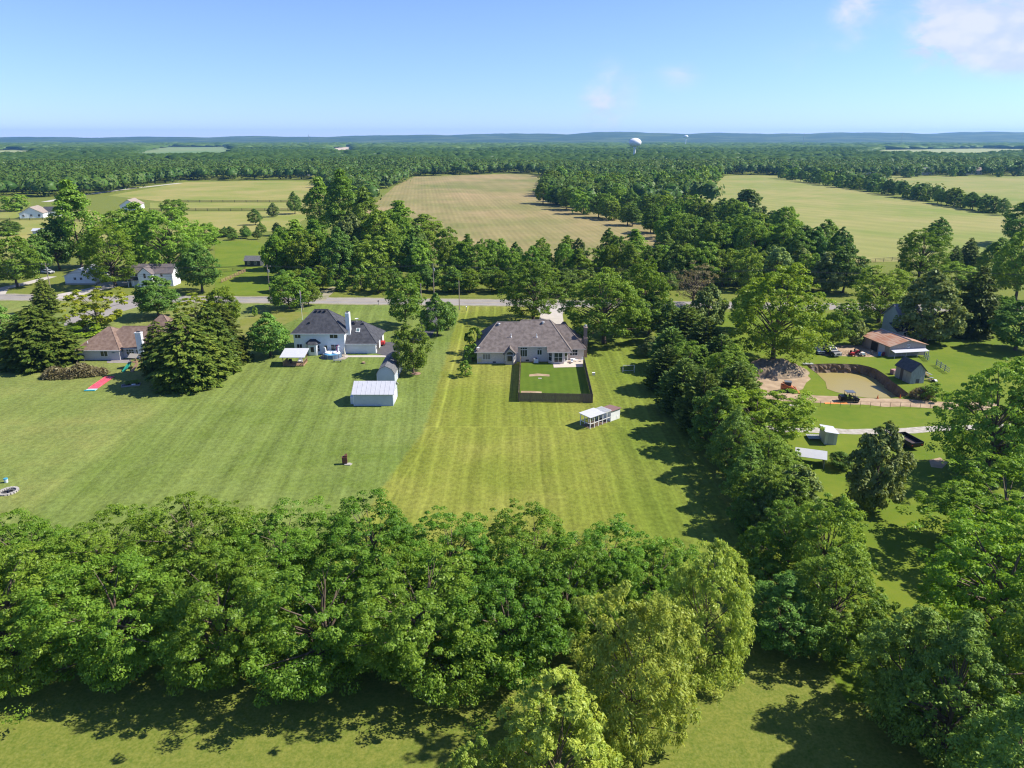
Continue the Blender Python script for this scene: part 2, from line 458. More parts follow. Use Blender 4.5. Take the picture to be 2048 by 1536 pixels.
# ---------------------------------------------------------------- builders
class MB:
    def __init__(s):
        s.v, s.f = [], []

    def poly(s, pts):
        b = len(s.v)
        s.v += [tuple(p) for p in pts]
        s.f.append(tuple(range(b, b + len(pts))))
        return s

    def box(s, x0, x1, y0, y1, z0, z1):
        b = len(s.v)
        s.v += [(x0, y0, z0), (x1, y0, z0), (x1, y1, z0), (x0, y1, z0), (x0, y0, z1), (x1, y0, z1), (x1, y1, z1), (x0, y1, z1)]
        s.f += [tuple(b + i for i in q) for q in ((0, 3, 2, 1), (4, 5, 6, 7), (0, 1, 5, 4), (1, 2, 6, 5), (2, 3, 7, 6), (3, 0, 4, 7))]
        return s

    def rbox(s, cx, cy, cz, sx, sy, sz, rz=0.0, rx=0.0, ry=0.0):
        from mathutils import Euler
        e = Euler((rx, ry, rz)).to_matrix()
        b = len(s.v)
        for k in (-1, 1):
            for (i, j) in ((-1, -1), (1, -1), (1, 1), (-1, 1)):
                p = e @ Vector((i * sx / 2, j * sy / 2, k * sz / 2))
                s.v.append((cx + p.x, cy + p.y, cz + p.z))
        s.f += [tuple(b + i for i in q) for q in ((0, 3, 2, 1), (4, 5, 6, 7), (0, 1, 5, 4), (1, 2, 6, 5), (2, 3, 7, 6), (3, 0, 4, 7))]
        return s

    def cyl(s, p0, p1, r0, r1=None, n=8, caps=True):
        r1 = r0 if r1 is None else r1
        p0, p1 = Vector(p0), Vector(p1)
        d = (p1 - p0).normalized()
        a = d.orthogonal().normalized()
        c = d.cross(a)
        b = len(s.v)
        for p, r in ((p0, r0), (p1, r1)):
            for i in range(n):
                t = 2 * math.pi * i / n
                q = p + (a * math.cos(t) + c * math.sin(t)) * r
                s.v.append(tuple(q))
        for i in range(n):
            j = (i + 1) % n
            s.f.append((b + i, b + j, b + n + j, b + n + i))
        if caps:
            s.f.append(tuple(b + n + i for i in range(n)))
            s.f.append(tuple(b + n - 1 - i for i in range(n)))
        return s

    def prism(s, pts, z0, z1):
        n = len(pts)
        b = len(s.v)
        s.v += [(x, y, z0) for x, y in pts] + [(x, y, z1) for x, y in pts]
        for i in range(n):
            j = (i + 1) % n
            s.f.append((b + i, b + j, b + n + j, b + n + i))
        s.f.append(tuple(b + n + i for i in range(n)))
        s.f.append(tuple(b + n - 1 - i for i in range(n)))
        return s

    def xprism(s, prof, x0, x1):
        """profile in (y, z) extruded along x"""
        n = len(prof)
        b = len(s.v)
        s.v += [(x0, y, z) for y, z in prof] + [(x1, y, z) for y, z in prof]
        for i in range(n):
            j = (i + 1) % n
            s.f.append((b + i, b + n + i, b + n + j, b + j))
        s.f.append(tuple(b + i for i in range(n)))
        s.f.append(tuple(b + 2 * n - 1 - i for i in range(n)))
        return s

    def yprism(s, prof, y0, y1):
        n = len(prof)
        b = len(s.v)
        s.v += [(x, y0, z) for x, z in prof] + [(x, y1, z) for x, z in prof]
        for i in range(n):
            j = (i + 1) % n
            s.f.append((b + i, b + j, b + n + j, b + n + i))
        s.f.append(tuple(b + n - 1 - i for i in range(n)))
        s.f.append(tuple(b + n + i for i in range(n)))
        return s

    def lathe(s, prof, n=16, c=(0, 0, 0)):
        b = len(s.v)
        m = len(prof)
        for r, z in prof:
            for i in range(n):
                t = 2 * math.pi * i / n
                s.v.append((c[0] + r * math.cos(t), c[1] + r * math.sin(t), c[2] + z))
        for k in range(m - 1):
            for i in range(n):
                j = (i + 1) % n
                s.f.append((b + k * n + i, b + k * n + j, b + (k + 1) * n + j, b + (k + 1) * n + i))
        s.f.append(tuple(b + (m - 1) * n + i for i in range(n)))
        s.f.append(tuple(b + n - 1 - i for i in range(n)))
        return s

    def build(s, name, m, parent=None, smooth=False, solid=0.0, loc=None):
        me = bpy.data.meshes.new(name)
        me.from_pydata(s.v, [], s.f)
        me.materials.append(m)
        if smooth:
            me.polygons.foreach_set('use_smooth', [True] * len(me.polygons))
        o = bpy.data.objects.new(name, me)
        COL.objects.link(o)
        if parent is not None:
            o.parent = parent
        if loc is not None:
            o.location = loc
        if solid:
            md = o.modifiers.new('thickness', 'SOLIDIFY')
            md.thickness = solid
            md.offset = -1
        return o


def tag(o, label=None, cat=None, group=None, kind=None):
    if label: o['label'] = label
    if cat: o['category'] = cat
    if group: o['group'] = group
    if kind: o['kind'] = kind
    return o


def thing(name, loc, label, cat, group=None, rz=0.0):
    o = bpy.data.objects.new(name, None)
    COL.objects.link(o)
    o.location = (loc[0], loc[1], loc[2] if len(loc) > 2 else 0.0)
    o.rotation_euler = (0, 0, rz)
    o.empty_display_size = 0.3
    return tag(o, label, cat, group)


def copy_tree(o, parent=None):
    c = o.copy()
    COL.objects.link(c)
    c.parent = parent
    for ch in o.children:
        copy_tree(ch, c)
    return c


def sheet(name, pts, z, m, px=True, kind='structure', sub=0):
    w = [at(*p) for p in pts] if px else pts
    cx = sum(p[0] for p in w) / len(w)
    cy = sum(p[1] for p in w) / len(w)
    tris = tessellate_polygon([[Vector((x, y, 0)) for x, y in w]])
    me = bpy.data.meshes.new(name)
    me.from_pydata([(x, y, 0) for x, y in w], [], [tuple(t) for t in tris])
    for p in me.polygons:
        if p.normal.z < 0:
            p.flip()
    me.materials.append(m)
    o = bpy.data.objects.new(name, me)
    o.location = (0, 0, z)
    COL.objects.link(o)
    o['kind'] = kind
    return o


def strip(name, pts, w, z, m, px=True, jag=0.0):
    """a path of a given width along a polyline"""
    p = [Vector(at(*q)) if px else Vector(q) for q in pts]
    dense = []
    for a, b in zip(p[:-1], p[1:]):
        k = max(2, int((b - a).length / 3))
        dense += [a.lerp(b, i / k) for i in range(k)]
    dense.append(p[-1])
    L, Rr = [], []
    rng = random.Random(5)
    for i, q in enumerate(dense):
        d = (dense[min(i + 1, len(dense) - 1)] - dense[max(i - 1, 0)]).normalized()
        n = Vector((-d.y, d.x))
        ww = w if isinstance(w, (int, float)) else w[0] + (w[1] - w[0]) * i / (len(dense) - 1)
        L.append(q + n * (ww / 2 + rng.uniform(-jag, jag)))
        Rr.append(q - n * (ww / 2 + rng.uniform(-jag, jag)))
    b = MB()
    b.v = [(q.x, q.y, 0) for q in L] + [(q.x, q.y, 0) for q in Rr]
    n = len(L)
    b.f = [(i, n + i, n + i + 1, i + 1) for i in range(n - 1)]
    o = b.build(name, m)
    o.location.z = z
    o['kind'] = 'structure'
    return o


# ---------------------------------------------------------------- ground
POND_PX = [(1613, 730), (1633, 728), (1664, 727), (1694, 728), (1718, 729), (1737, 733), (1752, 738), (1765, 746), (1775, 753), (1783, 762),
           (1800, 774), (1817, 787), (1812, 793), (1781, 796), (1737, 796), (1706, 792), (1671, 784), (1654, 778), (1651, 764), (1634, 747), (1618, 736)]
POND = [at(*p) for p in POND_PX]
GR = 9000.0
inner = [(50, 100), (110, 100), (110, 175), (50, 175)]
gb = MB()
gb.poly([(-GR, -GR, 0), (GR, -GR, 0), (GR, 100, 0), (-GR, 100, 0)])
gb.poly([(-GR, 175, 0), (GR, 175, 0), (GR, GR, 0), (-GR, GR, 0)])
gb.poly([(-GR, 100, 0), (50, 100, 0), (50, 175, 0), (-GR, 175, 0)])
gb.poly([(110, 100, 0), (GR, 100, 0), (GR, 175, 0), (110, 175, 0)])
ground = gb.build('ground', M_BASE)
ground['kind'] = 'structure'
# the right-hand yard around the pond, with the pond cut out of it
loops = [[Vector((x, y, 0)) for x, y in inner], [Vector((x, y, 0)) for x, y in reversed(POND)]]
flat = inner + list(reversed(POND))
me = bpy.data.meshes.new('yard_ground')
me.from_pydata([(x, y, 0) for x, y in flat], [], [tuple(t) for t in tessellate_polygon(loops)])
for p in me.polygons:
    if p.normal.z < 0:
        p.flip()
me.materials.append(M_LUSH)
yg = bpy.data.objects.new('yard_ground', me)
COL.objects.link(yg)
yg['kind'] = 'structure'

# pit walls: a rough bank from the grass edge down under the water
pc = Vector((sum(p[0] for p in POND) / len(POND), sum(p[1] for p in POND) / len(POND)))
rim = []
for a, b in zip(POND, POND[1:] + POND[:1]):
    a, b = Vector(a), Vector(b)
    k = max(1, int((b - a).length / 0.5))
    rim += [a.lerp(b, i / k) for i in range(k)]
rng = random.Random(3)
rows = [(0.0, 0.03, 0.0), (0.10, -0.35, .14), (0.28, -0.8, .2), (0.35, -1.3, .22), (0.62, -1.8, .22), (0.95, -2.3, .2), (1.6, -3.0, .2)]
pb = MB()
for (ins, z, jit) in rows:
    for q in rim:
        d = (pc - q).normalized()
        e = ins + rng.uniform(-jit, jit)
        pb.v.append((q.x + d.x * e + (0 if jit == 0 else rng.uniform(-.1, .1)), q.y + d.y * e, z + rng.uniform(-jit, jit) * .6))
n = len(rim)
for k in range(len(rows) - 1):
    for i in range(n):
        j = (i + 1) % n
        pb.f.append((k * n + i, (k + 1) * n + i, (k + 1) * n + j, k * n + j))
pit = pb.build('pond_bank', M_MUD)
pit['kind'] = 'structure'
m, nn, ll, b = nodes_of('muddy_water')
b.inputs['Base Color'].default_value = (0.30, 0.245, 0.095, 1)
b.inputs['Roughness'].default_value = 0.28
b.inputs['Specular IOR Level'].default_value = 0.22
nb = nn.new('ShaderNodeTexNoise'); nb.inputs['Scale'].default_value = 1.6
tcx = nn.new('ShaderNodeTexCoord'); ll.new(tcx.outputs['Object'], nb.inputs['Vector'])
bp = nn.new('ShaderNodeBump'); bp.inputs['Strength'].default_value = 0.12; bp.inputs['Distance'].default_value = 0.05
ll.new(nb.outputs['Fac'], bp.inputs['Height']); ll.new(bp.outputs[0], b.inputs['Normal'])
MATS['muddy_water'] = m
water = sheet('pond_water', POND, -1.9, m, px=False)

# lawns (property lines run away from the camera)
def lawn_mat():
    m, n, l, b = nodes_of('mown_lawns')
    b.inputs['Roughness'].default_value = 0.95
    b.inputs['Specular IOR Level'].default_value = 0.1
    t = n.new('ShaderNodeTexCoord')
    sp = n.new('ShaderNodeSeparateXYZ')
    l.new(t.outputs['Object'], sp.inputs[0])
    X, Y = sp.outputs[0], sp.outputs[1]

    def M(op, a, b_=None, clamp=False):
        q = n.new('ShaderNodeMath'); q.operation = op; q.use_clamp = clamp
        for i, v in enumerate((a, b_)):
            if v is None: continue
            if isinstance(v, (int, float)): q.inputs[i].default_value = v
            else: l.new(v, q.inputs[i])
        return q.outputs[0]

    def sm(v, lo, hi, a=0.0, z=1.0):
        q = n.new('ShaderNodeMapRange'); q.interpolation_type = 'SMOOTHSTEP'
        l.new(v, q.inputs['Value'])
        q.inputs['From Min'].default_value = lo; q.inputs['From Max'].default_value = hi
        q.inputs['To Min'].default_value = a; q.inputs['To Max'].default_value = z
        return q.outputs[0]

    def noise(scale, detail=5, sx=1.0, sy=1.0, xin=None, rough=.6):
        cb = n.new('ShaderNodeCombineXYZ')
        l.new(M('MULTIPLY', xin or X, sx), cb.inputs[0]); l.new(M('MULTIPLY', Y, sy), cb.inputs[1])
        q = n.new('ShaderNodeTexNoise')
        q.inputs['Scale'].default_value = scale; q.inputs['Detail'].default_value = detail; q.inputs['Roughness'].default_value = rough
        l.new(cb.outputs[0], q.inputs['Vector'])
        return q.outputs['Fac']

    def mixc(f, a, c):
        q = n.new('ShaderNodeMix'); q.data_type = 'RGBA'
        if isinstance(f, (int, float)): q.inputs['Factor'].default_value = f
        else: l.new(f, q.inputs['Factor'])
        for k, v in (('A', a), ('B', c)):
            if isinstance(v, tuple): q.inputs[k].default_value = (*v, 1)
            else: l.new(v, q.inputs[k])
        return q.outputs['Result']

    jit = M('MULTIPLY', M('SUBTRACT', noise(.16, 5), .5), 3.2)
    jit2 = M('MULTIPLY', M('SUBTRACT', noise(.5, 4), .5), 1.6)
    right_edge = M('ADD', M('ADD', X, 15.0), M('MULTIPLY', M('MAXIMUM', M('SUBTRACT', 112.0, Y), 0.0), .16))
    main = sm(M('ADD', right_edge, jit2), -.55, .55)
    green = M('MULTIPLY', sm(M('ADD', M('ADD', X, 63.6), jit), -2.2, 2.2), M('SUBTRACT', 1.0, main))
    lo = sm(noise(.045, 6), .36, .64)
    mid = sm(noise(.28, 6), .34, .66)
    c_left = mixc(M('MULTIPLY', mid, .6), mixc(lo, (0.150, 0.188, 0.042), (0.200, 0.212, 0.058)), (0.150, 0.190, 0.048))
    c_green = mixc(M('MULTIPLY', mid, .55), mixc(lo, (0.110, 0.155, 0.026), (0.160, 0.200, 0.046)), (0.145, 0.190, 0.048))
    c_main = mixc(M('MULTIPLY', mid, .45), mixc(lo, G_MID2, G_YELLOW2), G_YELLOW)
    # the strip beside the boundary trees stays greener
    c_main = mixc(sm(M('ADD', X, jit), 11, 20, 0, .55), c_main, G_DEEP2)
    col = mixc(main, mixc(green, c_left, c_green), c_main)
    # mower passes: irregular long streaks, and thin pale seams between passes
    xo = M('ADD', X, M('MULTIPLY', M('GREATER_THAN', Y, 113.0), .9))
    wob = M('ADD', xo, M('MULTIPLY', M('SUBTRACT', noise(.05, 3), .5), 1.2))
    s1 = sm(noise(.50, 3, 1.0, .012, wob), .34, .66, -1, 1)
    s2 = sm(noise(1.7, 3, 1.0, .016, wob), .34, .66, -1, 1)
    seam = M('POWER', M('ABSOLUTE', M('SINE', M('MULTIPLY', wob, 1.18))), 14.0)
    seam = M('MULTIPLY', seam, sm(noise(.12, 4, 1, .5), .3, .55))
    amt_m = M('ADD', M('ADD', M('MULTIPLY', s1, .12), M('MULTIPLY', s2, .07)), M('MULTIPLY', seam, .24))
    diag = M('ADD', X, M('MULTIPLY', Y, .10))
    g1 = sm(noise(.42, 4, 1.0, .018, diag), .34, .66, -1, 1)
    g2 = sm(noise(1.3, 4, 1.0, .03, diag), .34, .66, -1, 1)
    amt_g = M('ADD', M('MULTIPLY', g1, .13), M('MULTIPLY', g2, .09))
    amt_l = M('MULTIPLY', sm(noise(.3, 5, 1.0, .25), .34, .66, -1, 1), .10)
    amt = M('ADD', M('MULTIPLY', amt_m, main), M('ADD', M('MULTIPLY', amt_g, green), M('MULTIPLY', amt_l, M('SUBTRACT', 1.0, M('ADD', main, green)))))
    # pale scalped lines: along the boundary, across the lawn behind the fence
    l1 = sm(M('ABSOLUTE', M('SUBTRACT', right_edge, 2.1)), .35, .05)
    l2 = M('MULTIPLY', sm(M('ABSOLUTE', M('ADD', M('SUBTRACT', Y, 113.2), M('MULTIPLY', jit2, .25))), .3, .05), main)
    l3 = sm(M('ABSOLUTE', M('ADD', M('ADD', X, 65.6), M('MULTIPLY', jit2, .5))), 1.1, .1)
    amt = M('ADD', amt, M('ADD', M('MULTIPLY', l1, .22), M('ADD', M('MULTIPLY', l2, .22), M('MULTIPLY', l3, .14))))
    speck = sm(noise(1.5, 6, 1, .8, None, .72), .3, .7, -.25, .25)
    gain = M('ADD', M('ADD', 1.0, amt), speck)
    v = n.new('ShaderNodeVectorMath'); v.operation = 'SCALE'
    l.new(col, v.inputs[0]); l.new(gain, v.inputs['Scale'])
    l.new(v.outputs[0], b.inputs['Base Color'])
    nb = n.new('ShaderNodeTexNoise'); nb.inputs['Scale'].default_value = 5; nb.inputs['Detail'].default_value = 4
    l.new(t.outputs['Object'], nb.inputs['Vector'])
    bp = n.new('ShaderNodeBump'); bp.inputs['Strength'].default_value = .6; bp.inputs['Distance'].default_value = .08
    l.new(nb.outputs['Fac'], bp.inputs['Height']); l.new(bp.outputs[0], b.inputs['Normal'])
    return m


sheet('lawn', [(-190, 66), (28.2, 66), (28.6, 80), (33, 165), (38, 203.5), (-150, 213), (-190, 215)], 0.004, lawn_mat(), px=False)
sheet('dry_grass_verge', [at(480, 640), at(540, 622), at(620, 625), at(590, 640), at(520, 668), at(478, 690)], 0.009, M_DRY, px=False)
sheet('fenced_lawn', [at(1039, 801), at(1183, 804), at(1166, 726), at(1040, 726)], 0.012, M_YARD, px=False)
sheet('bare_patch', [(1059, 749), (1075, 747), (1099, 749), (1099, 753), (1080, 752), (1058, 753)], 0.017, M_DIRT)
sheet('bare_patch', [(1042, 782), (1062, 782), (1084, 783.5), (1083, 786), (1042, 786)], 0.017, M_DIRT)
sheet('right_lawn', [(29.5, 50), (110, 50), (110, 99.5), (49.5, 99.5), (49.5, 175), (41, 196), (34, 165)], 0.004, M_LUSH, px=False)
sheet('right_lawn', [(50, 175.5), (175, 175.5), (150, 196), (45, 199)], 0.004, M_LUSH, px=False)
sheet('right_lawn', [(110.3, 90), (200, 90), (200, 175), (110.3, 175)], 0.004, M_LUSH, px=False)

# road, drives, tracks


def road_y(x):
    return 212.0 - 0.052 * (x + 26)


strip('gravel_shoulder', [(-900, road_y(-900)), (900, road_y(900))], 10.0, 0.012, M_SHOULD, px=False, jag=.25)
strip('road', [(-900, road_y(-900)), (900, road_y(900))], 7.2, 0.020, M_ASPH, px=False)
strip('road_line', [(-900, road_y(-900)), (900, road_y(900))], 0.14, 0.026, mat('faded_yellow_paint', (0.42, 0.33, 0.10), .8), px=False)
for s in (-1, 1):
    strip('road_line', [(-900, road_y(-900) + s * 3.2), (900, road_y(900) + s * 3.2)], 0.13, 0.026, mat('faded_white_paint', (0.5, 0.5, 0.48), .8), px=False)
sheet('driveway', [at(1078, 640), at(1081, 628), at(1075, 619), (5, road_y(5) - 3), (19.5, road_y(19) - 3), at(1131, 618), at(1125, 628), at(1128, 650), at(1128, 660), at(1080, 655)], 0.030, CONC, px=False)
sheet('asphalt_apron', [(752, 707), (764, 690), (768, 684), (800, 685), (800, 714), (790, 716)], 0.030, M_BLACKTOP)
strip('asphalt_driveway', [(775, 690), (812, 684), (846, 672), (856, 655), (868, 625), (872, 610)], (4.2, 5.0), 0.034, M_BLACKTOP)
sheet('concrete_walk', [(690, 711), (745, 710.5), (775, 711), (772, 714.5), (690, 714.5)], 0.028, CONC)
sheet('side_street', [at(225, 596), at(300, 598), at(296, 607), at(262, 618), at(215, 632), at(170, 640), at(152, 652), at(128, 652), at(130, 632), at(195, 618), at(222, 608)], 0.036, M_ASPH, px=False)
sheet('driveway', [at(100, 597), at(118, 588), at(160, 580), at(192, 573), at(196, 565), at(262, 562), at(258, 570), at(222, 577), at(190, 582), at(160, 592), at(150, 597)], 0.030, CONC, px=False)
strip('driveway', [(-10, 590), (0, 578), (40, 570), (75, 561), (105, 553)], (5.5, 3.5), 0.030, CONC)
strip('gravel_track', [(628, 600), (640, 592), (655, 583), (672, 574)], (7, 3.4), 0.032, M_SHOULD)
strip('far_lane', [(90, 404), (160, 391), (240, 380), (300, 373), (362, 366)], 6.5, 0.05, mat('far_lane_gravel', (0.46, 0.43, 0.37), .9))
sheet('patio', [at(1106, 726), at(1107.5, 735.5), at(1166, 734), at(1165.5, 718), at(1128, 718), at(1120, 724)], 0.05, mat('patio_concrete', (0.55, 0.47, 0.39), .9, (0.48, 0.41, 0.34), 1.0), px=False)
strip('dirt_track', [(1470, 760), (1520, 778), (1570, 795), (1640, 799), (1720, 802), (1800, 806), (1890, 812), (2000, 812)], 4.4, 0.014, M_DIRT, jag=.5)
sheet('dirt_yard', [(1470, 726), (1510, 728), (1560, 728), (1605, 742), (1622, 758), (1612, 766), (1606, 778), (1585, 786), (1560, 800), (1515, 796), (1480, 770)], 0.018, M_DIRT)
strip('gravel_lane', [(1500, 858), (1580, 858), (1640, 861), (1700, 864), (1780, 862), (1900, 857), (2060, 850)], 2.3, 0.014, M_GRAVEL, jag=.3)
sheet('work_yard', [(1660, 690), (1740, 690), (1770, 712), (1735, 714), (1640, 711), (1632, 698)], 0.016, M_DIRT)
sheet('bare_patch', [(1858, 920), (1880, 915), (1896, 925), (1884, 937), (1862, 934)], 0.016, M_DIRT)

# fields beyond the road
sheet('crop_field', [(735, 420), (790, 372), (830, 353), (935, 350), (1020, 347.5), (1060, 348.5), (1096, 356), (1100, 378), (1120, 410), (1260, 440), (1345, 480), (1370, 520), (900, 525), (700, 480)],
      0.05, M_FIELD)
sheet('green_field', [(1372, 392), (1440, 352), (1500, 350.5), (1560, 352), (1640, 368), (2010, 432), (2100, 470), (2060, 500), (1900, 520), (1700, 526), (1640, 520), (1530, 440)],
      0.05, M_FIELDG)
sheet('far_right_field', [(1690, 357), (1800, 352), (2150, 352), (2400, 400), (2200, 450), (1990, 420)], 0.045, M_FIELDG)
sheet('paddock', [(215, 391), (300, 377), (372, 364), (480, 362.5), (640, 362), (650, 378), (655, 404), (330, 404)], 0.045, M_PADDOCK)
sheet('paddock', [(300, 405.5), (660, 405.5), (655, 421), (300, 421)], 0.045, M_PADDOCK)
sheet('paddock', [(330, 423), (640, 423), (600, 444), (560, 462), (330, 470)], 0.05, M_PADDOCK)
sheet('meadow', [(430, 482), (510, 482), (560, 500), (540, 590), (430, 592)], 0.05, M_LUSH)
sheet('meadow', [(0, 420), (180, 420), (260, 470), (100, 500), (0, 520)], 0.05, M_PADDOCK)
sheet('far_clearing', [(655, 313), (650, 298), (700, 293), (716, 299), (712, 313)], 0.4, mat('far_tan', (.5, .4, .28), .9))
sheet('far_clearing', [(-30, 320), (-30, 302), (60, 300), (75, 306), (60, 318)], 0.4, mat('far_pasture', (.26, .28, .10), .9))
sheet('far_clearing', [(1700, 316), (1760, 300), (1960, 297), (2060, 299), (2060, 312), (1850, 318)], 0.4, MATS['far_pasture'])
sheet('far_clearing', [(262, 320), (285, 301), (330, 294), (460, 294), (476, 303), (440, 320)], 0.4, mat('far_crop', (0.12, 0.20, 0.06), .9, (.2, .24, .08), .004))

# ---------------------------------------------------------------- tree library
def quads_mesh(name, P, T, B, m):
    """N leaf-shaped quads: centre P, half-length T, half-width B"""
    N = len(P)
    V = np.empty((N, 4, 3))
    V[:, 0] = P - T
    V[:, 1] = P + B - T * .1
    V[:, 2] = P + T
    V[:, 3] = P - B - T * .1
    me = bpy.data.meshes.new(name)
    me.vertices.add(4 * N)
    me.vertices.foreach_set('co', V.reshape(-1))
    me.loops.add(4 * N)
    me.loops.foreach_set('vertex_index', np.arange(4 * N, dtype=np.int32))
    me.polygons.add(N)
    me.polygons.foreach_set('loop_start', np.arange(0, 4 * N, 4, dtype=np.int32))
    me.polygons.foreach_set('loop_total', np.full(N, 4, dtype=np.int32))
    me.materials.append(m)
    me.update(calc_edges=True)
    return me


def unit(a):
    return a / (np.linalg.norm(a, axis=-1, keepdims=True) + 1e-9)


PROFILES = {
    'round': lambda t: np.sqrt(np.clip(1 - (2 * t - 0.92) ** 2 / 1.18, 0, 1)) ** 0.9,
    'oval': lambda t: np.clip(np.sin(np.pi * np.clip(t * .94 + .06, 0, 1)) ** 0.62 * (1.08 - .35 * t), 0, 1),
    'spread': lambda t: np.sqrt(np.clip(1 - (1.75 * t - 1.02) ** 2 / 1.25, 0, 1)),
    'cone': lambda t: np.clip(1.05 - t ** 1.15, 0.03, 1) ** 0.72,
    'pine': lambda t: np.clip(1.03 - t ** 2.1, 0.05, 1) ** 0.7 * (.8 + .2 * np.sin(3.1 * t)),
}


def crown_mesh(name, seed, H, Rr, cb, nclump, nleaf, crad, leaf, m, prof='round', flat=0.65, aspect=0.5, droop=0.0, hang=0.0, lobes=0.24, shell=0.42, spray=0.0):
    g = np.random.default_rng(seed)
    # envelope with lobes, so that the outline is uneven
    ph = g.uniform(0, 6.28, 5)
    t = np.clip(g.beta(1.25, 1.1, nclump), 0.01, 0.99)
    a = g.uniform(0, 2 * np.pi, nclump)
    lob = 1 + lobes * (np.sin(2 * a + ph[0] + 3 * t) * .5 + np.sin(3 * a + ph[1] - 4 * t) * .5 + np.sin(5 * a + ph[2] + 7 * t) * .35)
    rr = shell + (1 - shell) * np.sqrt(g.uniform(0, 1, nclump))
    rad = Rr * PROFILES[prof](t) * lob * rr
    rad = rad * np.where(g.uniform(0, 1, nclump) < spray, g.uniform(1.08, 1.38, nclump), 1.0)
    ztop = 1 + 0.10 * np.sin(2 * a + ph[3])
    C = np.stack([rad * np.cos(a), rad * np.sin(a), cb + t * (H - cb) * ztop], 1)
    C[:, 2] -= droop * rad / Rr
    cr = g.uniform(crad[0], crad[1], nclump) * (1.15 - .4 * t)
    zm = cb + 0.45 * (H - cb)
    O = unit(np.stack([C[:, 0], C[:, 1], (C[:, 2] - zm) * 1.0 + 0.6], 1))
    idx = np.repeat(np.arange(nclump), nleaf)
    N = len(idx)
    d = unit(g.normal(size=(N, 3)))
    bias = O[idx] * 0.55 + np.array([0, 0, 0.35])
    d = unit(d + bias)
    r = cr[idx] * (0.45 + 0.6 * g.uniform(0, 1, N) ** 0.6)
    P = C[idx] + d * r[:, None] * np.array([1, 1, flat])
    P[:, 2] -= hang * np.abs(g.normal(size=N)) * cr[idx]
    nrm = unit(d * 0.7 + np.array([0, 0, .55]) + g.normal(size=(N, 3)) * 0.45)
    q = g.normal(size=(N, 3))
    if hang:
        q = q * .35 + np.array([0, 0, -1.0])
    elif droop:
        q = q * .6 + O[idx] * .8 + np.array([0, 0, -.35])
    T = unit(q - nrm * np.sum(q * nrm, 1, keepdims=True))
    B = np.cross(nrm, T)
    s = leaf * g.uniform(.6, 1.35, N)
    P[:, 2] = np.maximum(P[:, 2], 0.25)
    return quads_mesh(name, P, T * s[:, None], B * (s * aspect)[:, None], m), C


def trunk_mesh(name, seed, H, C, r0, top=0.72, nlimb=16, lean=0.3):
    rng = random.Random(seed)
    b = MB()
    pts = []
    x = y = 0.0
    K = 7
    for i in range(K + 1):
        z = H * top * i / K
        pts.append(Vector((x, y, z - (0.1 if i == 0 else 0))))
        x += rng.uniform(-lean, lean) * .5
        y += rng.uniform(-lean, lean) * .5
    rad = lambda k: r0 * (1.25 if k == 0 else (1 - k / (K + .6)) ** 0.8)
    for i in range(K):
        b.cyl(pts[i], pts[i + 1], rad(i), rad(i + 1), 7, caps=False)
    idx = rng.sample(range(len(C)), min(nlimb, len(C)))
    for k in idx:
        c = Vector(C[k])
        zz = min(max(0.16 * H, c.z * rng.uniform(.42, .68)), H * top * .95)
        i = min(int(zz / (H * top) * K), K - 1)
        f = zz / (H * top) * K - i
        s = pts[i].lerp(pts[i + 1], f)
        mid = s.lerp(c, .5) + Vector((rng.uniform(-.3, .3), rng.uniform(-.3, .3), rng.uniform(0, .5)))
        r = min(r0 * .42, rad(i) * .6)
        b.cyl(s, mid, r, r * .6, 5, caps=False)
        b.cyl(mid, c, r * .6, r * .18, 5, caps=False)
    me = bpy.data.meshes.new(name)
    me.from_pydata(b.v, [], b.f)
    me.polygons.foreach_set('use_smooth', [True] * len(me.polygons))
    me.materials.append(MATS['bark'])
    return me


def spruce_crown(name, seed, H, Rr, m, tiers=26, leaf=.34, prof='cone', spray=9, updown=-.35, cb=.5):
    g = np.random.default_rng(seed)
    Ps, Ts, Ns, Cs = [], [], [], []
    for k in range(tiers):
        t = (k + .5) / tiers
        z0 = cb + t * (H - cb)
        L0 = Rr * PROFILES[prof](np.array([t]))[0]
        nb_ = max(5, int(15 * (1 - t) + 5))
        off = g.uniform(0, 6.28)
        for j in range(nb_):
            a = off + 6.283 * j / nb_ + g.normal() * .12
            L = L0 * g.uniform(.74, 1.14)
            dirv = np.array([math.cos(a), math.sin(a), 0])
            side = np.array([-math.sin(a), math.cos(a), 0])
            zz = z0 + g.uniform(-.25, .25)
            Cs.append(dirv * L * .8 + np.array([0, 0, zz + updown * L * .5]))
            ns = max(4, int(L * spray))
            u = g.uniform(0.22, 1, ns) ** .7
            wob = g.normal(size=ns) * .28 * L * (1.15 - u) * .9
            drop = updown * L * u ** 1.4 * .62 + .18 * L * np.maximum(u - .7, 0) * (1 if updown < 0 else .2)
            P = dirv * (L * u)[:, None] + side * wob[:, None] + np.array([0, 0, 1]) * (zz + drop - g.uniform(0, .32, ns))[:, None]
            Ps.append(P)
            Ts.append(np.tile(dirv, (ns, 1)) + side * g.normal(size=(ns, 1)) * .5 + np.array([0, 0, -.45 if updown < 0 else .55]) + g.normal(size=(ns, 3)) * .2)
            Ns.append(np.tile(dirv * .35 + np.array([0, 0, .9]), (ns, 1)) + g.normal(size=(ns, 3)) * .4)
    P, T, Nn = np.concatenate(Ps), unit(np.concatenate(Ts)), np.concatenate(Ns)
    Nn = unit(Nn - T * np.sum(Nn * T, 1, keepdims=True))
    B = np.cross(Nn, T)
    s = leaf * g.uniform(.65, 1.35, len(P))
    P[:, 2] = np.maximum(P[:, 2], .2)
    return quads_mesh(name, P, T * s[:, None], B * (s * .42)[:, None], m), np.array(Cs)


LIB = {}


def lib(kind, variants):
    LIB[kind] = variants


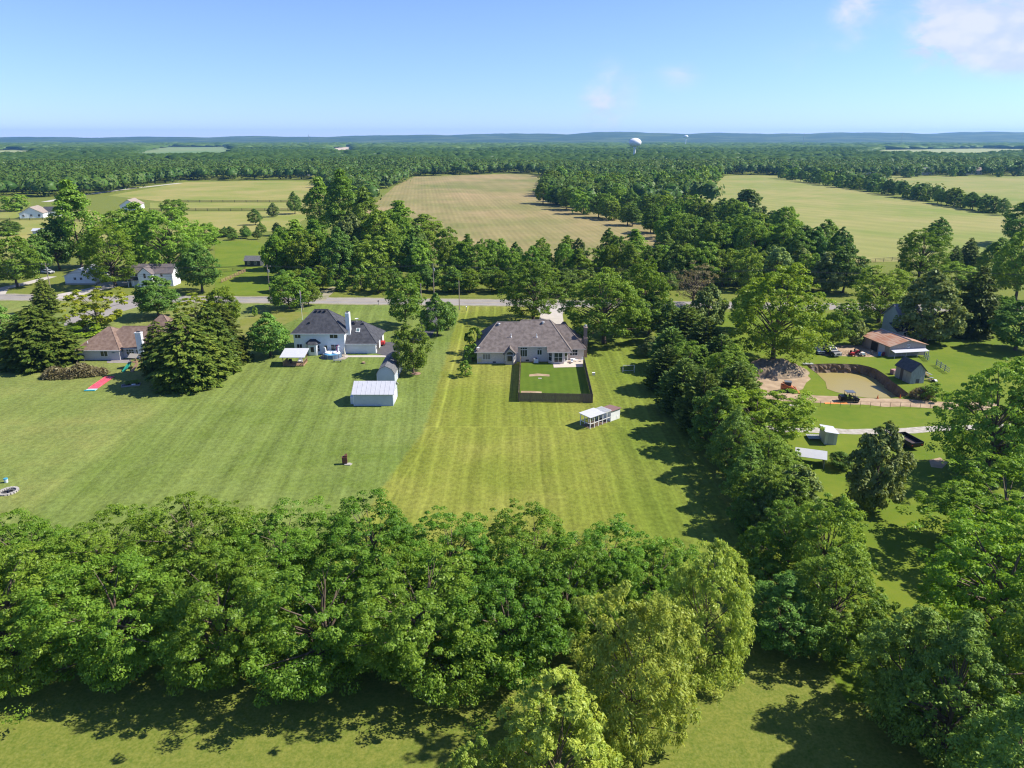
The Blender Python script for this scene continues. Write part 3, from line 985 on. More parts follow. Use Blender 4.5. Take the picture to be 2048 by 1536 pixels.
def mk_broad(kind, n, m, seed0, **kw):
    out = []
    for i in range(n):
        a = dict(H=12.0, Rr=5.0, cb=2.2, nclump=150, nleaf=70, crad=(.75, 1.45), leaf=.34, prof='round')
        a.update(kw)
        H, r0, top = a['H'], a.pop('r0', .30), a.pop('top', .72)
        nl = a.pop('nlimb', 18)
        cm, C = crown_mesh('crown', seed0 + i, m=MATS[m], **{('name' if k == 'name' else k): v for k, v in a.items()})
        tm = trunk_mesh('trunk', seed0 + i, H, C, r0, top, nl)
        out.append((cm, tm, H, a['Rr']))
    lib(kind, out)


# close-up kinds (fine leaves)
mk_broad('locust', 4, 'leaf_locust', 100, H=10.5, Rr=5.6, cb=1.6, nclump=520, nleaf=98, crad=(.28, 1.05), leaf=.12, prof='spread', flat=.55, aspect=.5, droop=1.3, lobes=.36, shell=.28, spray=.14, r0=.30, nlimb=40)
mk_broad('near_green', 3, 'leaf_mid', 120, H=12, Rr=5.2, cb=1.6, nclump=420, nleaf=76, crad=(.28, 1.05), leaf=.15, spray=.12, prof='round', flat=.6, lobes=.3, droop=.9, nlimb=34)
mk_broad('near_bright', 2, 'leaf_bright', 130, H=12, Rr=5.2, cb=2.0, nclump=420, nleaf=76, crad=(.28, 1.05), leaf=.15, spray=.12, prof='spread', flat=.55, lobes=.32, droop=1.0, nlimb=34)
mk_broad('near_dark', 2, 'leaf_dark', 140, H=12, Rr=5.4, cb=.8, nclump=420, nleaf=72, crad=(.28, 1.05), leaf=.15, spray=.12, prof='oval', flat=.6, lobes=.3, droop=.6, nlimb=34)
mk_broad('willow', 2, 'leaf_willow', 150, H=13, Rr=4.6, cb=1.0, nclump=420, nleaf=95, crad=(.25, .95), leaf=.16, prof='round', flat=.8, aspect=.34, hang=.4, spray=.14, lobes=.30, nlimb=30, r0=.22)
mk_broad('near_yellow', 2, 'leaf_willow', 155, H=10, Rr=4.2, cb=1.2, nclump=320, nleaf=90, crad=(.22, .8), leaf=.14, prof='round', spray=.16, flat=.7, lobes=.34, r0=.2, nlimb=30)
# middle distance
mk_broad('green', 4, 'leaf_mid', 200, spray=.1, nclump=190, nleaf=62, leaf=.27, lobes=.28)
mk_broad('tall', 3, 'leaf_mid', 210, H=18, Rr=5.2, cb=2.5, nclump=200, nleaf=62, leaf=.32, crad=(.9, 1.9), prof='oval', lobes=.38, shell=.25)
mk_broad('bright', 3, 'leaf_bright', 220, nclump=190, nleaf=62, leaf=.27, lobes=.28)
mk_broad('dark', 3, 'leaf_dark', 230, nclump=190, nleaf=60, leaf=.27, prof='oval', lobes=.24)
mk_broad('grey', 2, 'leaf_grey', 240, cb=1.2, nclump=150, nleaf=75, leaf=.33, prof='oval', lobes=.26)
mk_broad('yellow', 2, 'leaf_yellow', 250, nclump=80, nleaf=55, leaf=.34, prof='spread', lobes=.4, shell=.2, crad=(.6, 1.1))
mk_broad('bare', 1, 'leaf_brown', 255, nclump=90, nleaf=30, leaf=.22, prof='round', lobes=.3, aspect=.3, nlimb=60)
mk_broad('shrub', 3, 'leaf_mid', 260, H=3.0, Rr=1.8, cb=.25, nclump=40, nleaf=60, leaf=.17, crad=(.35, .65), prof='round', r0=.08, nlimb=8)
mk_broad('shrub_yellow', 1, 'leaf_bright', 265, H=3.0, Rr=1.6, cb=.25, nclump=40, nleaf=60, leaf=.17, crad=(.35, .65), prof='round', r0=.08, nlimb=8)
mk_broad('far', 4, 'leaf_mid', 270, H=12, Rr=5.0, cb=.8, nclump=60, nleaf=24, leaf=.75, crad=(1.0, 1.9), prof='round', lobes=.25, nlimb=5)
mk_broad('far_dark', 2, 'leaf_dark', 280, H=12, Rr=5.0, cb=.6, nclump=60, nleaf=24, leaf=.75, crad=(1.0, 1.9), prof='oval', lobes=.25, nlimb=5)
mk_broad('big', 3, 'leaf_mid', 290, nclump=440, nleaf=66, leaf=.155, crad=(.3, 1.0), cb=1.6, lobes=.3, spray=.12, nlimb=40)
mk_broad('big_bright', 2, 'leaf_bright', 295, nclump=440, nleaf=66, leaf=.155, crad=(.3, 1.0), cb=1.4, lobes=.3, spray=.12, nlimb=40)
out = []
for i in range(3):
    cmsh, C = spruce_crown('crown', 300 + i, 13, 4.4, MATS['leaf_spruce'], tiers=30, leaf=.28, spray=16, prof=('cone', 'pine', 'pine')[i])
    out.append((cmsh, trunk_mesh('trunk', 300 + i, 13, C, .26, .97, 0, .05), 13, 4.4))
lib('spruce', out)
out = []
for i in range(3):
    cmsh, C = spruce_crown('crown', 320 + i, 13, 4.6, MATS['leaf_pine'], tiers=24, leaf=.30, prof='pine', spray=18, updown=.16, cb=.4)
    out.append((cmsh, trunk_mesh('trunk', 320 + i, 13, C, .26, .95, 0, .05), 13, 4.6))
lib('pine', out)

TREE_RNG = random.Random(77)
TREE_COUNT = [0]
KIND_NAME = {'spruce': 'spruce_tree', 'pine': 'pine_tree', 'shrub': 'shrub', 'shrub_yellow': 'shrub', 'willow': 'willow_tree'}


def tree(kind, X, Y, h, r, label, group, var=None, name=None, cat=None):
    vs = LIB[kind]
    cm, tm, H, Rr = vs[var % len(vs)] if var is not None else TREE_RNG.choice(vs)
    nm = name or KIND_NAME.get(kind, 'leafy_tree')
    o = thing(nm, (X, Y, 0), label, cat or ('shrub' if nm == 'shrub' else 'tree'), group, TREE_RNG.uniform(0, 6.28))
    s = r / Rr
    o.scale = (s * TREE_RNG.uniform(.94, 1.06), s * TREE_RNG.uniform(.94, 1.06), h / H)
    for part, meh in (('trunk', tm), ('crown', cm)):
        c = bpy.data.objects.new(part, meh)
        COL.objects.link(c)
        c.parent = o
    TREE_COUNT[0] += 1
    return o


def ptree(kind, bx, by, top, wpx, label, group, var=None, **k):
    X, Y = at(bx, by)
    h = max(1.0, height_at(top, Y))
    kr, kh = (1.0, 1.0) if kind in ('pine', 'spruce') else ((.95, .97) if kind == 'locust' else (.84, .93))
    return tree(kind, X, Y, h * kh, wpx / 2 / ppm(Y) * kr, label, group, var, **k)


def ordinal(i):
    w = ['first', 'second', 'third', 'fourth', 'fifth', 'sixth', 'seventh', 'eighth', 'ninth', 'tenth', 'eleventh', 'twelfth']
    if i < 12:
        return w[i]
    n = i + 1
    suf = 'th' if 10 < n % 100 < 14 else {1: 'st', 2: 'nd', 3: 'rd'}.get(n % 10, 'th')
    return f'{n}{suf}'


# near double row of trees along the bottom of the lawn
GRP = 'near double row of trees below the lawn'
for i, (bx, by, top, w) in enumerate([(-150, 1340, 1135, 290), (30, 1338, 1128, 285), (245, 1335, 1122, 290), (465, 1342, 1118, 280), (660, 1352, 1122, 280), (850, 1352, 1128, 280), (1020, 1340, 1138, 250)]):
    ptree('locust', bx, by, top, w, f'feathery green tree in the near front row, {ordinal(i)} from the left', GRP, i)
for i, (bx, by, top, w) in enumerate([(-90, 1190, 1065, 215), (70, 1190, 1045, 215), (240, 1180, 1030, 215), (410, 1175, 1005, 210), (575, 1180, 1020, 210), (750, 1180, 1008, 215), (905, 1195, 1038, 205), (1065, 1200, 1036, 215), (1205, 1210, 1055, 195), (1300, 1235, 1090, 175), (1130, 1290, 1100, 190)]):
    ptree('locust', bx, by, top, w, f'feathery green tree in the row touching the lawn, {ordinal(i)} counted from the left', GRP, i + 2)
GRP = 'pale trees at the end of the near row'
ptree('willow', 1258, 1490, 1178, 250, 'tall pale green willow-like tree at the end of the near row', GRP, 0)
ptree('willow', 1408, 1352, 1090, 195, 'pale green rounded tree beside the lawn corner, behind the tall pale one', GRP, 1, name='leafy_tree')
ptree('near_yellow', 1115, 1640, 1370, 270, 'yellow-green tree cut off by the bottom edge of the frame', GRP, 0)
ptree('near_yellow', 955, 1660, 1480, 130, 'small yellow-green treetop at the bottom edge, shortest of the pale ones', GRP, 1)

# right-hand lot, near to far
GRP = 'trees of the right-hand lots'
for (k, bx, by, top, w, lab) in [
    ('near_dark', 2010, 1720, 1360, 350, 'dark leafy tree filling the bottom right corner'),
    ('near_dark', 1880, 1510, 1235, 290, 'dark shaded bush-like tree above the bottom right corner'),
    ('near_dark', 1795, 1435, 1215, 215, 'dark thicket tree beside the shaded grass lane at lower right'),
    ('near_green', 2080, 1480, 1150, 330, 'dark green tree cut off by the right edge near the bottom'),
    ('near_bright', 1985, 1300, 1015, 305, 'wide bright green tree with layered boughs at lower right'),
    ('near_bright', 1995, 1120, 945, 290, 'wide bright tree crown behind the layered tree at lower right'),
    ('near_green', 1655, 1290, 1095, 205, 'dark green tree with shaded skirt left of the small bright clearing'),
    ('near_green', 1640, 1190, 990, 165, 'green tree rising above the end of the boundary row'),
    ('near_dark', 1560, 1290, 1150, 190, 'low dark thicket tree at the bottom end of the boundary row'),
    ('near_green', 1565, 1150, 1010, 150, 'green tree inside the boundary row behind the pale shrub'),
    ('grey', 1742, 1020, 848, 125, 'silvery green tree standing alone beside the dump trailer'),
    ('near_green', 1968, 955, 706, 225, 'large green tree on the right edge beside the gravel lane'),
    ('near_green', 2060, 940, 735, 180, 'green tree cut off by the right edge above the gravel lane'),
    ('grey', 1585, 1060, 930, 120, 'grey green shrubby tree below the metal roofed shelter'),
    ('dark', 1680, 935, 905, 60, 'small dark tree beside the metal roofed shelter'),
    ('dark', 2030, 700, 604, 130, 'round dark tree on the right edge behind the big lane tree'),
    ('spruce', 1940, 672, 530, 95, 'tall brownish spruce near the right edge behind the lawn'),
    ('grey', 1850, 682, 542, 140, 'grey green tree with bare trunk beside the grey house'),
    ('big', 1757, 645, 533, 135, 'dense green tree in front of the grey house'),
    ('green', 1905, 600, 528, 100, 'pale topped tree behind the grey tree and spruce'),
    ('big_bright', 1838, 562, 456, 112, 'big bright green tree at the edge of the green field'),
    ('dark', 1872, 500, 436, 62, 'dark round tree behind the big bright field-edge tree'),
    ('dark', 1674, 541, 456, 62, 'lone dark tree at the near corner of the green field'),
    ('spruce', 1933, 535, 474, 46, 'dark spruce standing at the field edge near the right'),
    ('spruce', 1905, 540, 490, 40, 'small spruce left of the field-edge spruce'),
    ('dark', 1985, 570, 478, 80, 'dark tree in the clump on the right edge by the wires'),
    ('green', 2030, 600, 460, 110, 'green tree on the right edge beside the power wires'),
    ('dark', 2040, 490, 402, 105, 'dark tree on the right edge above the wires'),
    ('green', 1995, 660, 590, 60, 'small green tree between spruce and round dark tree'),
    ('green', 1690, 660, 600, 60, 'small tree left of the dense tree by the grey house'),
    ('grey', 1712, 690, 640, 45, 'grey leafy small tree beside the rusty roofed barn'),
    ('green', 1665, 690, 622, 60, 'small green tree above the two parked vehicles'),
    ('big_bright', 1546, 725, 530, 208, 'large spreading bright green tree left of the parked vehicles'),
    ('bright', 1490, 660, 570, 60, 'small bright tree at the left of the large spreading tree'),
    ('grey', 1413, 662, 570, 78, 'rounded tree beside the road left of the large spreading tree'),
    ('bare', 1386, 612, 524, 100, 'half bare brownish tree standing by the road'),
    ('shrub', 1862, 800, 768, 50, 'scrubby bush beside the old wooden shed'),
]:
    ptree(k, bx, by, top, w, lab, GRP)

# boundary row between the lawn and the right-hand lot
GRP = 'boundary tree row right of the lawn'
for i, (k, bx, by, top, w) in enumerate([
    ('dark', 1298, 668, 586, 75), ('dark', 1335, 685, 600, 80), ('pine', 1368, 700, 608, 100), ('grey', 1300, 712, 672, 52), ('pine', 1338, 738, 652, 100),
    ('pine', 1405, 735, 632, 105), ('near_green', 1370, 775, 676, 115), ('pine', 1330, 780, 690, 95), ('pine', 1435, 770, 668, 115), ('pine', 1362, 825, 715, 110),
    ('near_green', 1450, 805, 690, 130), ('pine', 1400, 865, 735, 115), ('pine', 1465, 850, 722, 120), ('near_dark', 1425, 905, 775, 120), ('near_bright', 1512, 905, 772, 200),
    ('near_dark', 1462, 950, 815, 125), ('near_green', 1525, 985, 862, 165), ('near_dark', 1492, 1010, 890, 115), ('near_green', 1550, 1060, 922, 150), ('near_dark', 1510, 1065, 950, 110)]):
    nm = {'pine': 'dark pine', 'dark': 'dark leafy tree', 'grey': 'greyish shrubby tree', 'near_bright': 'broad bright green tree', 'near_dark': 'dark leafy tree', 'near_green': 'green leafy tree'}[k]
    ptree(k, bx, by, top, w, f'{nm} in the boundary row beside the lawn, {ordinal(i)} down from the road', GRP)
for i, (k, bx, by, top, w) in enumerate([('shrub', 1492, 1075, 1040, 50), ('shrub_yellow', 1510, 1118, 1052, 70), ('shrub_yellow', 1482, 1125, 1090, 50), ('shrub', 1470, 1050, 1005, 40), ('shrub', 1525, 1180, 1120, 90), ('grey', 1535, 1075, 985, 75)]):
    ptree(k, bx, by, top, w, f'low shrub at the foot of the boundary row, {ordinal(i)} of six by the lawn corner', 'shrubs at the foot of the boundary row')

# yards along this side of the road
GRP = 'yard trees on the near side of the road'
for (k, bx, by, top, w, lab) in [
    ('dark', 18, 722, 612, 90, 'dark green tree cut off by the left edge beside the spruce'),
    ('spruce', 85, 728, 608, 165, 'big spruce left of the brown roofed house'),
    ('spruce', 95, 625, 554, 52, 'conical spruce by the road at far left'),
    ('yellow', 197, 662, 578, 118, 'yellow-green tree behind the brown roofed house'),
    ('dark', 318, 634, 554, 98, 'dark round tree by the side street'),
    ('yellow', 398, 655, 590, 85, 'yellowish tree behind the dark spruces'),
    ('bright', 448, 650, 572, 75, 'light green tree right of the yellowish one behind the spruces'),
    ('spruce', 326, 748, 640, 80, 'spruce hiding the right end of the brown roofed house'),
    ('spruce', 382, 768, 624, 160, 'largest dark spruce beside the lawn'),
    ('spruce', 432, 745, 606, 112, 'spruce just right of the largest dark spruce'),
    ('spruce', 455, 722, 608, 95, 'rightmost spruce of the clump beside the lawn'),
    ('dark', 541, 712, 628, 98, 'dark green tree left of the white two-storey house'),
    ('green', 827, 746, 650, 80, 'round tree beside the gambrel shed'),
    ('green', 812, 652, 554, 78, 'pale green tree near the road behind the white house'),
    ('dark', 874, 672, 588, 72, 'dark oval tree at the blacktop driveway'),
    ('dark', 898, 658, 605, 45, 'small dark tree right of the oval driveway tree'),
    ('big', 1066, 641, 522, 128, 'spreading tree between the grey roofed house and the road'),
    ('big', 1208, 686, 540, 175, 'large dense tree right of the house chimney'),
    ('big_bright', 1285, 660, 516, 115, 'tall light topped tree right of the large dense tree'),
    ('dark', 1262, 668, 580, 70, 'shaded tree under the light topped tree'),
    ('green', 578, 618, 546, 85, 'bushy tree beside the road at the utility pole'),
    ('green', 618, 612, 560, 45, 'small tree next to the bushy roadside tree'),
    ('shrub', 950, 705, 655, 42, 'tall shrub at the left corner of the grey roofed house'),
    ('shrub', 945, 722, 690, 40, 'low shrub below the left wall of the grey roofed house'),
    ('shrub', 930, 752, 722, 32, 'small round shrub standing on the striped lawn'),
    ('shrub', 511, 632, 614, 12, 'tiny young tree on the dry grass near the road'),
    ('shrub_yellow', 170, 668, 645, 90, 'yellow green bush behind the brown roofed house'),
]:
    ptree(k, bx, by, top, w, lab, GRP)

# across the road, left
GRP = 'trees across the road at left'
for (k, bx, by, top, w, lab) in [
    ('green', 36, 574, 466, 105, 'round pale tree across the road at the left edge'),
    ('dark', 85, 545, 470, 60, 'dark tree above the driveway across the road'),
    ('tall', 165, 535, 362, 105, 'tallest windswept tree above the white garage'),
    ('dark', 120, 540, 440, 80, 'dark tree left of the tallest windswept tree'),
    ('big_bright', 232, 572, 445, 130, 'bright green tree between the white garage and the farmhouse'),
    ('tall', 290, 540, 408, 95, 'grey green tall tree behind the farmhouse roof'),
    ('big', 345, 556, 415, 150, 'broad green tree over the white farmhouse'),
    ('dark', 405, 583, 488, 98, 'dark round tree right of the white farmhouse'),
    ('green', 245, 490, 420, 75, 'green tree far behind the bright one across the road'),
    ('dark', 20, 470, 440, 60, 'dark low tree at the left edge by the meadow'),
    ('green', 350, 440, 398, 55, 'tree right of the far brown roofed house'),
    ('green', 410, 500, 445, 70, 'green tree at the meadow corner'),
    ('dark', 590, 428, 384, 36, 'dark conifer-like tree at the paddock fence'),
    ('grey', 548, 434, 405, 28, 'small pale tree left of the dark paddock tree'),
    ('dark', 511, 450, 418, 30, 'round bush-like tree in the lowest paddock'),
    ('far', 30, 422, 388, 55, 'tree left of the far white house'),
]:
    ptree(k, bx, by, top, w, lab, GRP)
rg = random.Random(8)
xs = sorted(rg.uniform(435, 560) for _ in range(11))
for i, bx in enumerate(xs):
    by = 474 + rg.uniform(-5, 6)
    ptree('dark', bx, by, by - rg.uniform(14, 26), rg.uniform(18, 30), f'low dark hedge tree above the meadow, {ordinal(i)} from the left', 'hedge above the meadow')


def belt(n, xr, yfun, htfun, rr, kinds, label, group, seed, var=None):
    g = random.Random(seed)
    pts = sorted((g.uniform(*xr), g.random()) for _ in range(n))
    for i, (bx, u) in enumerate(pts):
        bx = xr[0] + (xr[1] - xr[0]) * (i + g.uniform(.1, .9)) / n
        by = yfun(bx, u)
        X, Y = at(bx, by)
        h = htfun(bx, u) * g.uniform(.86, 1.16)
        tree(g.choice(kinds), X, Y, h, h * g.uniform(*rr), label.format(ordinal(i)), group)


# wooded belt behind the road
lerp = lambda a, b, t: a + (b - a) * t


def interp(x, xs, ys):
    return float(np.interp(x, xs, ys))


belt(25, (545, 1345), lambda x, u: 586 - 7 * u + (6 if x > 1100 else 0), lambda x, u: 7.0, (.42, .6), ['green', 'dark', 'green', 'bright', 'shrub'],
     'leafy roadside tree in the front edge of the wooded belt, {} from the left', 'wooded belt behind the road', 21)
belt(24, (530, 1350), lambda x, u: 566 - 9 * u, lambda x, u: interp(x, [530, 640, 760, 880, 960, 1350], [14, 15, 15, 13, 11.5, 12]), (.3, .42), ['green', 'dark', 'green', 'tall', 'bright'],
     'tree in the middle of the wooded belt behind the road, {} from the left', 'wooded belt behind the road', 22)
belt(20, (540, 1340), lambda x, u: 541 - 9 * u, lambda x, u: interp(x, [540, 620, 760, 860, 950, 1340], [15, 17, 18, 15, 10, 13]), (.27, .38), ['green', 'dark', 'tall', 'grey'],
     'tree at the back of the wooded belt behind the road, {} from the left', 'wooded belt behind the road', 23)
for i, (bx, by, top, w) in enumerate([(645, 470, 355, 75), (690, 480, 342, 95), (735, 490, 375, 80), (800, 500, 402, 95), (850, 505, 430, 90)]):
    ptree('tall', bx, by, top, w, f'tall open-crowned tree rising behind the belt, {ordinal(i)} from the left', 'tall open trees behind the belt', i)
belt(16, (1340, 1700), lambda x, u: 588 - 22 * u, lambda x, u: 12, (.34, .46), ['dark', 'green', 'green', 'grey'],
     'tree beside the road right of the half bare tree, {} from the left', 'trees beyond the road at right', 24)
belt(18, (1325, 1660), lambda x, u: interp(x, [1325, 1660], [515, 545]) - 22 * u, lambda x, u: 14, (.34, .46), ['dark', 'green', 'green'],
     'tree in the second line beyond the road at right, {} from the left', 'trees beyond the road at right', 25)
# wood between the two fields
belt(26, (1078, 1610), lambda x, u: interp(x, [1078, 1200, 1330, 1400, 1610], [409, 436, 478, 500, 545]) - 6 * u, lambda x, u: 13, (.36, .48), ['green', 'dark', 'far'],
     'front tree of the wood between the two fields, {} from the left', 'wood between the fields', 26)
belt(26, (1085, 1580), lambda x, u: interp(x, [1085, 1200, 1330, 1430, 1580], [397, 414, 452, 470, 500]) - 8 * u, lambda x, u: 15, (.34, .46), ['green', 'dark', 'far'],
     'middle tree of the wood between the two fields, {} from the left', 'wood between the fields', 27)
belt(24, (1100, 1440), lambda x, u: interp(x, [1100, 1250, 1370, 1440], [384, 398, 395, 366]) - 10 * u, lambda x, u: 17, (.34, .46), ['far', 'far', 'far_dark'],
     'back tree of the wood between the two fields, {} from the left', 'wood between the fields', 28)
ptree('grey', 1490, 455, 377, 85, 'tall loose tree standing above the wood by the green field', 'wood between the fields')
# hedge across the right field
belt(34, (1556, 2010), lambda x, u: interp(x, [1556, 1700, 1850, 2010], [357, 378, 403, 432]) - 2 * u, lambda x, u: interp(x, [1556, 1700, 1800, 2010], [14, 11, 11, 9]), (.38, .55), ['far', 'far_dark', 'dark'],
     'tree of the hedge crossing the green field, {} from the left', 'hedge across the green field', 29)
# single trees in front of the far houses
for i, (bx, by, top, w) in enumerate([(1770, 356, 331, 26), (1815, 355, 330, 30), (1835, 353, 333, 16), (1920, 352, 334, 20), (1905, 353, 332, 18), (1998, 354, 332, 18), (1672, 352, 330, 22), (1690, 352, 328, 18), (1600, 350, 322, 26), (2035, 352, 320, 34)]):
    ptree('far_dark', bx, by, top, w, f'dark garden tree by the far white houses, {ordinal(i)} listed along the field edge', 'trees by the far houses')

# ---------------------------------------------------------------- woods too dense to count


def in_poly(x, y, poly):
    inside = np.zeros(len(x), bool)
    j = len(poly) - 1
    for i in range(len(poly)):
        xi, yi = poly[i]; xj, yj = poly[j]
        c = ((yi > y) != (yj > y)) & (x < (xj - xi) * (y - yi) / (yj - yi + 1e-12) + xi)
        inside ^= c
        j = i
    return inside


OPEN = [  # photograph polygons that stay open: fields, paddocks, yards
    [(735, 520), (745, 392), (832, 353), (1022, 346.5), (1062, 347.5), (1098, 356), (1080, 400), (1120, 412), (1350, 480), (1370, 700), (600, 700)],
    [(1376, 392), (1440, 352), (1470, 350), (1560, 350.5), (1650, 362), (2020, 432), (2300, 500), (2300, 700), (1500, 700), (1530, 445)],
    [(1660, 356), (1700, 352), (2500, 352), (2500, 500), (2000, 425)],
    [(-200, 396), (120, 394), (215, 388), (300, 372), (380, 361), (640, 360), (650, 380), (740, 405), (745, 700), (-300, 700), (-300, 396)],
    [(258, 321), (285, 301), (330, 294), (460, 294), (480, 303), (445, 321)],
    [(652, 314), (650, 298), (700, 293), (718, 299), (714, 314)],
    [(-60, 321), (-60, 302), (60, 300), (78, 306), (62, 319)],
    [(1695, 317), (1760, 300), (1960, 297), (2070, 299), (2070, 313), (1850, 319)],
]
OPENW = [[at(*p) for p in poly] for poly in OPEN]


def woods(name, label, yr, spacing, h, nq, qsize, seed, dome, halfang=0.82):
    g = np.random.default_rng(seed)
    y0, y1 = yr
    area = (y1 - y0) * (y1 + y0) * halfang
    n = int(area / spacing ** 2)
    y = np.sqrt(g.uniform(y0 ** 2, y1 ** 2, n))
    x = g.uniform(-1, 1, n) * y * halfang
    keep = np.ones(n, bool)
    for poly in OPENW:
        keep &= ~in_poly(x, y, poly)
    x, y = x[keep], y[keep]
    n = len(x)
    # taller and shorter stands
    hh = h * g.uniform(.84, 1.13, n) * (1 + .22 * np.sin(x / 97 + 1 + y / 210) * np.cos(y / 133 - x / 310))
    rr = spacing * (.72 if nq else 1.0) * g.uniform(.6, 1.35, n)
    # each tree is a lumpy solid crown; nearer ones carry loose leaf clusters too
    seg, rings = dome
    th = np.linspace(1.9, .22, rings)
    az = np.arange(seg) * 2 * np.pi / seg
    tpl = np.concatenate([np.stack([np.sin(t) * np.cos(az + k * .4), np.sin(t) * np.sin(az + k * .4), np.full(seg, np.cos(t))], 1) for k, t in enumerate(th)] + [np.array([[0, 0, 1.0]])])
    nv = len(tpl)
    V = tpl[None] * (1 + g.uniform(-.2, .2, (n, nv, 1)))
    V = V * (np.stack([rr, rr, hh * .5], 1) * (.70 if nq > 20 else 1.0))[:, None] + np.stack([x, y, hh * .5], 1)[:, None]
    faces = [(k * seg + i, k * seg + (i + 1) % seg, (k + 1) * seg + (i + 1) % seg, (k + 1) * seg + i) for k in range(rings - 1) for i in range(seg)]
    top = [(len(th) * seg - seg + i, len(th) * seg - seg + (i + 1) % seg, nv - 1, nv - 1) for i in range(seg)]
    quad = np.array(faces)
    tri = np.array([t[:3] for t in top])
    off = (np.arange(n) * nv)[:, None, None]
    Q = (quad[None] + off).reshape(-1, 4)
    Tt = (tri[None] + off).reshape(-1, 3)
    me = bpy.data.meshes.new(name)
    me.vertices.add(n * nv)
    me.vertices.foreach_set('co', V.reshape(-1))
    me.loops.add(Q.size + Tt.size)
    me.loops.foreach_set('vertex_index', np.concatenate([Q.reshape(-1), Tt.reshape(-1)]).astype(np.int32))
    me.polygons.add(len(Q) + len(Tt))
    me.polygons.foreach_set('loop_start', np.concatenate([np.arange(len(Q)) * 4, Q.size + np.arange(len(Tt)) * 3]).astype(np.int32))
    me.polygons.foreach_set('loop_total', np.concatenate([np.full(len(Q), 4), np.full(len(Tt), 3)]).astype(np.int32))
    me.materials.append(MATS['leaf_wood'])
    me.update(calc_edges=True)
    me.polygons.foreach_set('use_smooth', [True] * len(me.polygons))
    o = bpy.data.objects.new(name, me)
    COL.objects.link(o)
    tag(o, label, 'woods', None, 'stuff')
    if nq:
        idx = np.repeat(np.arange(n), nq)
        N = len(idx)
        d = unit(g.normal(size=(N, 3)) * np.array([1, 1, .8]) + np.array([0, -.3, .4]))
        P = np.stack([x, y, hh * .5], 1)[idx] + d * np.stack([rr, rr, hh * .5], 1)[idx] * g.uniform(.72, 1.12, (N, 1))
        nrm = unit(d + np.array([0, 0, .3]) + g.normal(size=(N, 3)) * .35)
        T = unit(np.cross(nrm, g.normal(size=(N, 3))))
        B = np.cross(nrm, T)
        sz = qsize * g.uniform(.6, 1.3, N)
        P[:, 2] = np.maximum(P[:, 2], qsize * .3)
        lm_ = quads_mesh('leaves', P, T * sz[:, None], B * (sz * .7)[:, None], MATS['leaf_wood'])
        lo_ = bpy.data.objects.new('leaves', lm_)
        COL.objects.link(lo_)
        lo_.parent = o
        lo_['kind'] = 'stuff'
    return n


NW = [woods('woodland', 'dense mixed woods on the far side of the fields', (520, 1250), 11.5, 15.0, 44, 1.4, 41, (7, 4)),
      woods('distant_woodland', 'continuous tree canopy stretching towards the hills', (1250, 2600), 18, 15.0, 0, 2.2, 42, (6, 3)),
      woods('hazy_woodland', 'hazy blue green woods at the foot of the hills', (2600, 5600), 42, 15, 0, 8.0, 43, (5, 3))]

# ---------------------------------------------------------------- hills on the horizon
g = np.random.default_rng(5)
NA, NR = 260, 9
hb = MB()


def hill_noise(a):
    return (math.sin(a * 9 + 1.3) * .30 + math.sin(a * 23 + 4) * .22 + math.sin(a * 51 + .7) * .16 + math.sin(a * 117 + 2.2) * .09 + math.sin(a * 233) * .05)


for k in range(NR):
    u = k / (NR - 1)
    for i in range(NA + 1):
        a = -0.95 + 1.9 * i / NA           # tan of the bearing
        dist = 5600 + 2600 * u
        crest = np.interp(a, [-.95, -.72, -.3, -.08, .1, .72, .95], [48, 47, 62, 75, 92, 98, 98])
        z = crest * (1 + .16 * hill_noise(a)) * min(1, (u * 1.5) ** .75) * (.92 + .10 * math.sin(a * 40 + u * 9) * u) * (dist / 7300)
        hb.v.append((a * dist, dist, z - 1))
for k in range(NR - 1):
    for i in range(NA):
        p = k * (NA + 1) + i
        hb.f.append((p, p + 1, p + NA + 2, p + NA + 1))
hills = hb.build('hills', mat('wooded_hill', (0.025, 0.055, 0.022), .95, (0.10, 0.14, 0.05), .0032, detail=12, lo=.45, hi=.75), smooth=True)
hills['kind'] = 'structure'

# ---------------------------------------------------------------- air
b = MB().box(-9400, 9400, -9400, 9400, -6, 145)
me = bpy.data.meshes.new('haze')
me.from_pydata(b.v, [], b.f)
hm = bpy.data.materials.new('haze')
hm.use_nodes = True
hm.node_tree.nodes.clear()
ho = hm.node_tree.nodes.new('ShaderNodeOutputMaterial')
pv = hm.node_tree.nodes.new('ShaderNodeVolumePrincipled')
pv.inputs['Color'].default_value = (0.22, 0.53, 0.95, 1)
pv.inputs['Density'].default_value = 6.6e-5
pv.inputs['Anisotropy'].default_value = 0.2
hm.node_tree.links.new(pv.outputs[0], ho.inputs['Volume'])
me.materials.append(hm)
haze = bpy.data.objects.new('haze', me)
COL.objects.link(haze)
tag(haze, 'thin pale summer haze over the whole landscape', 'haze', None, 'stuff')

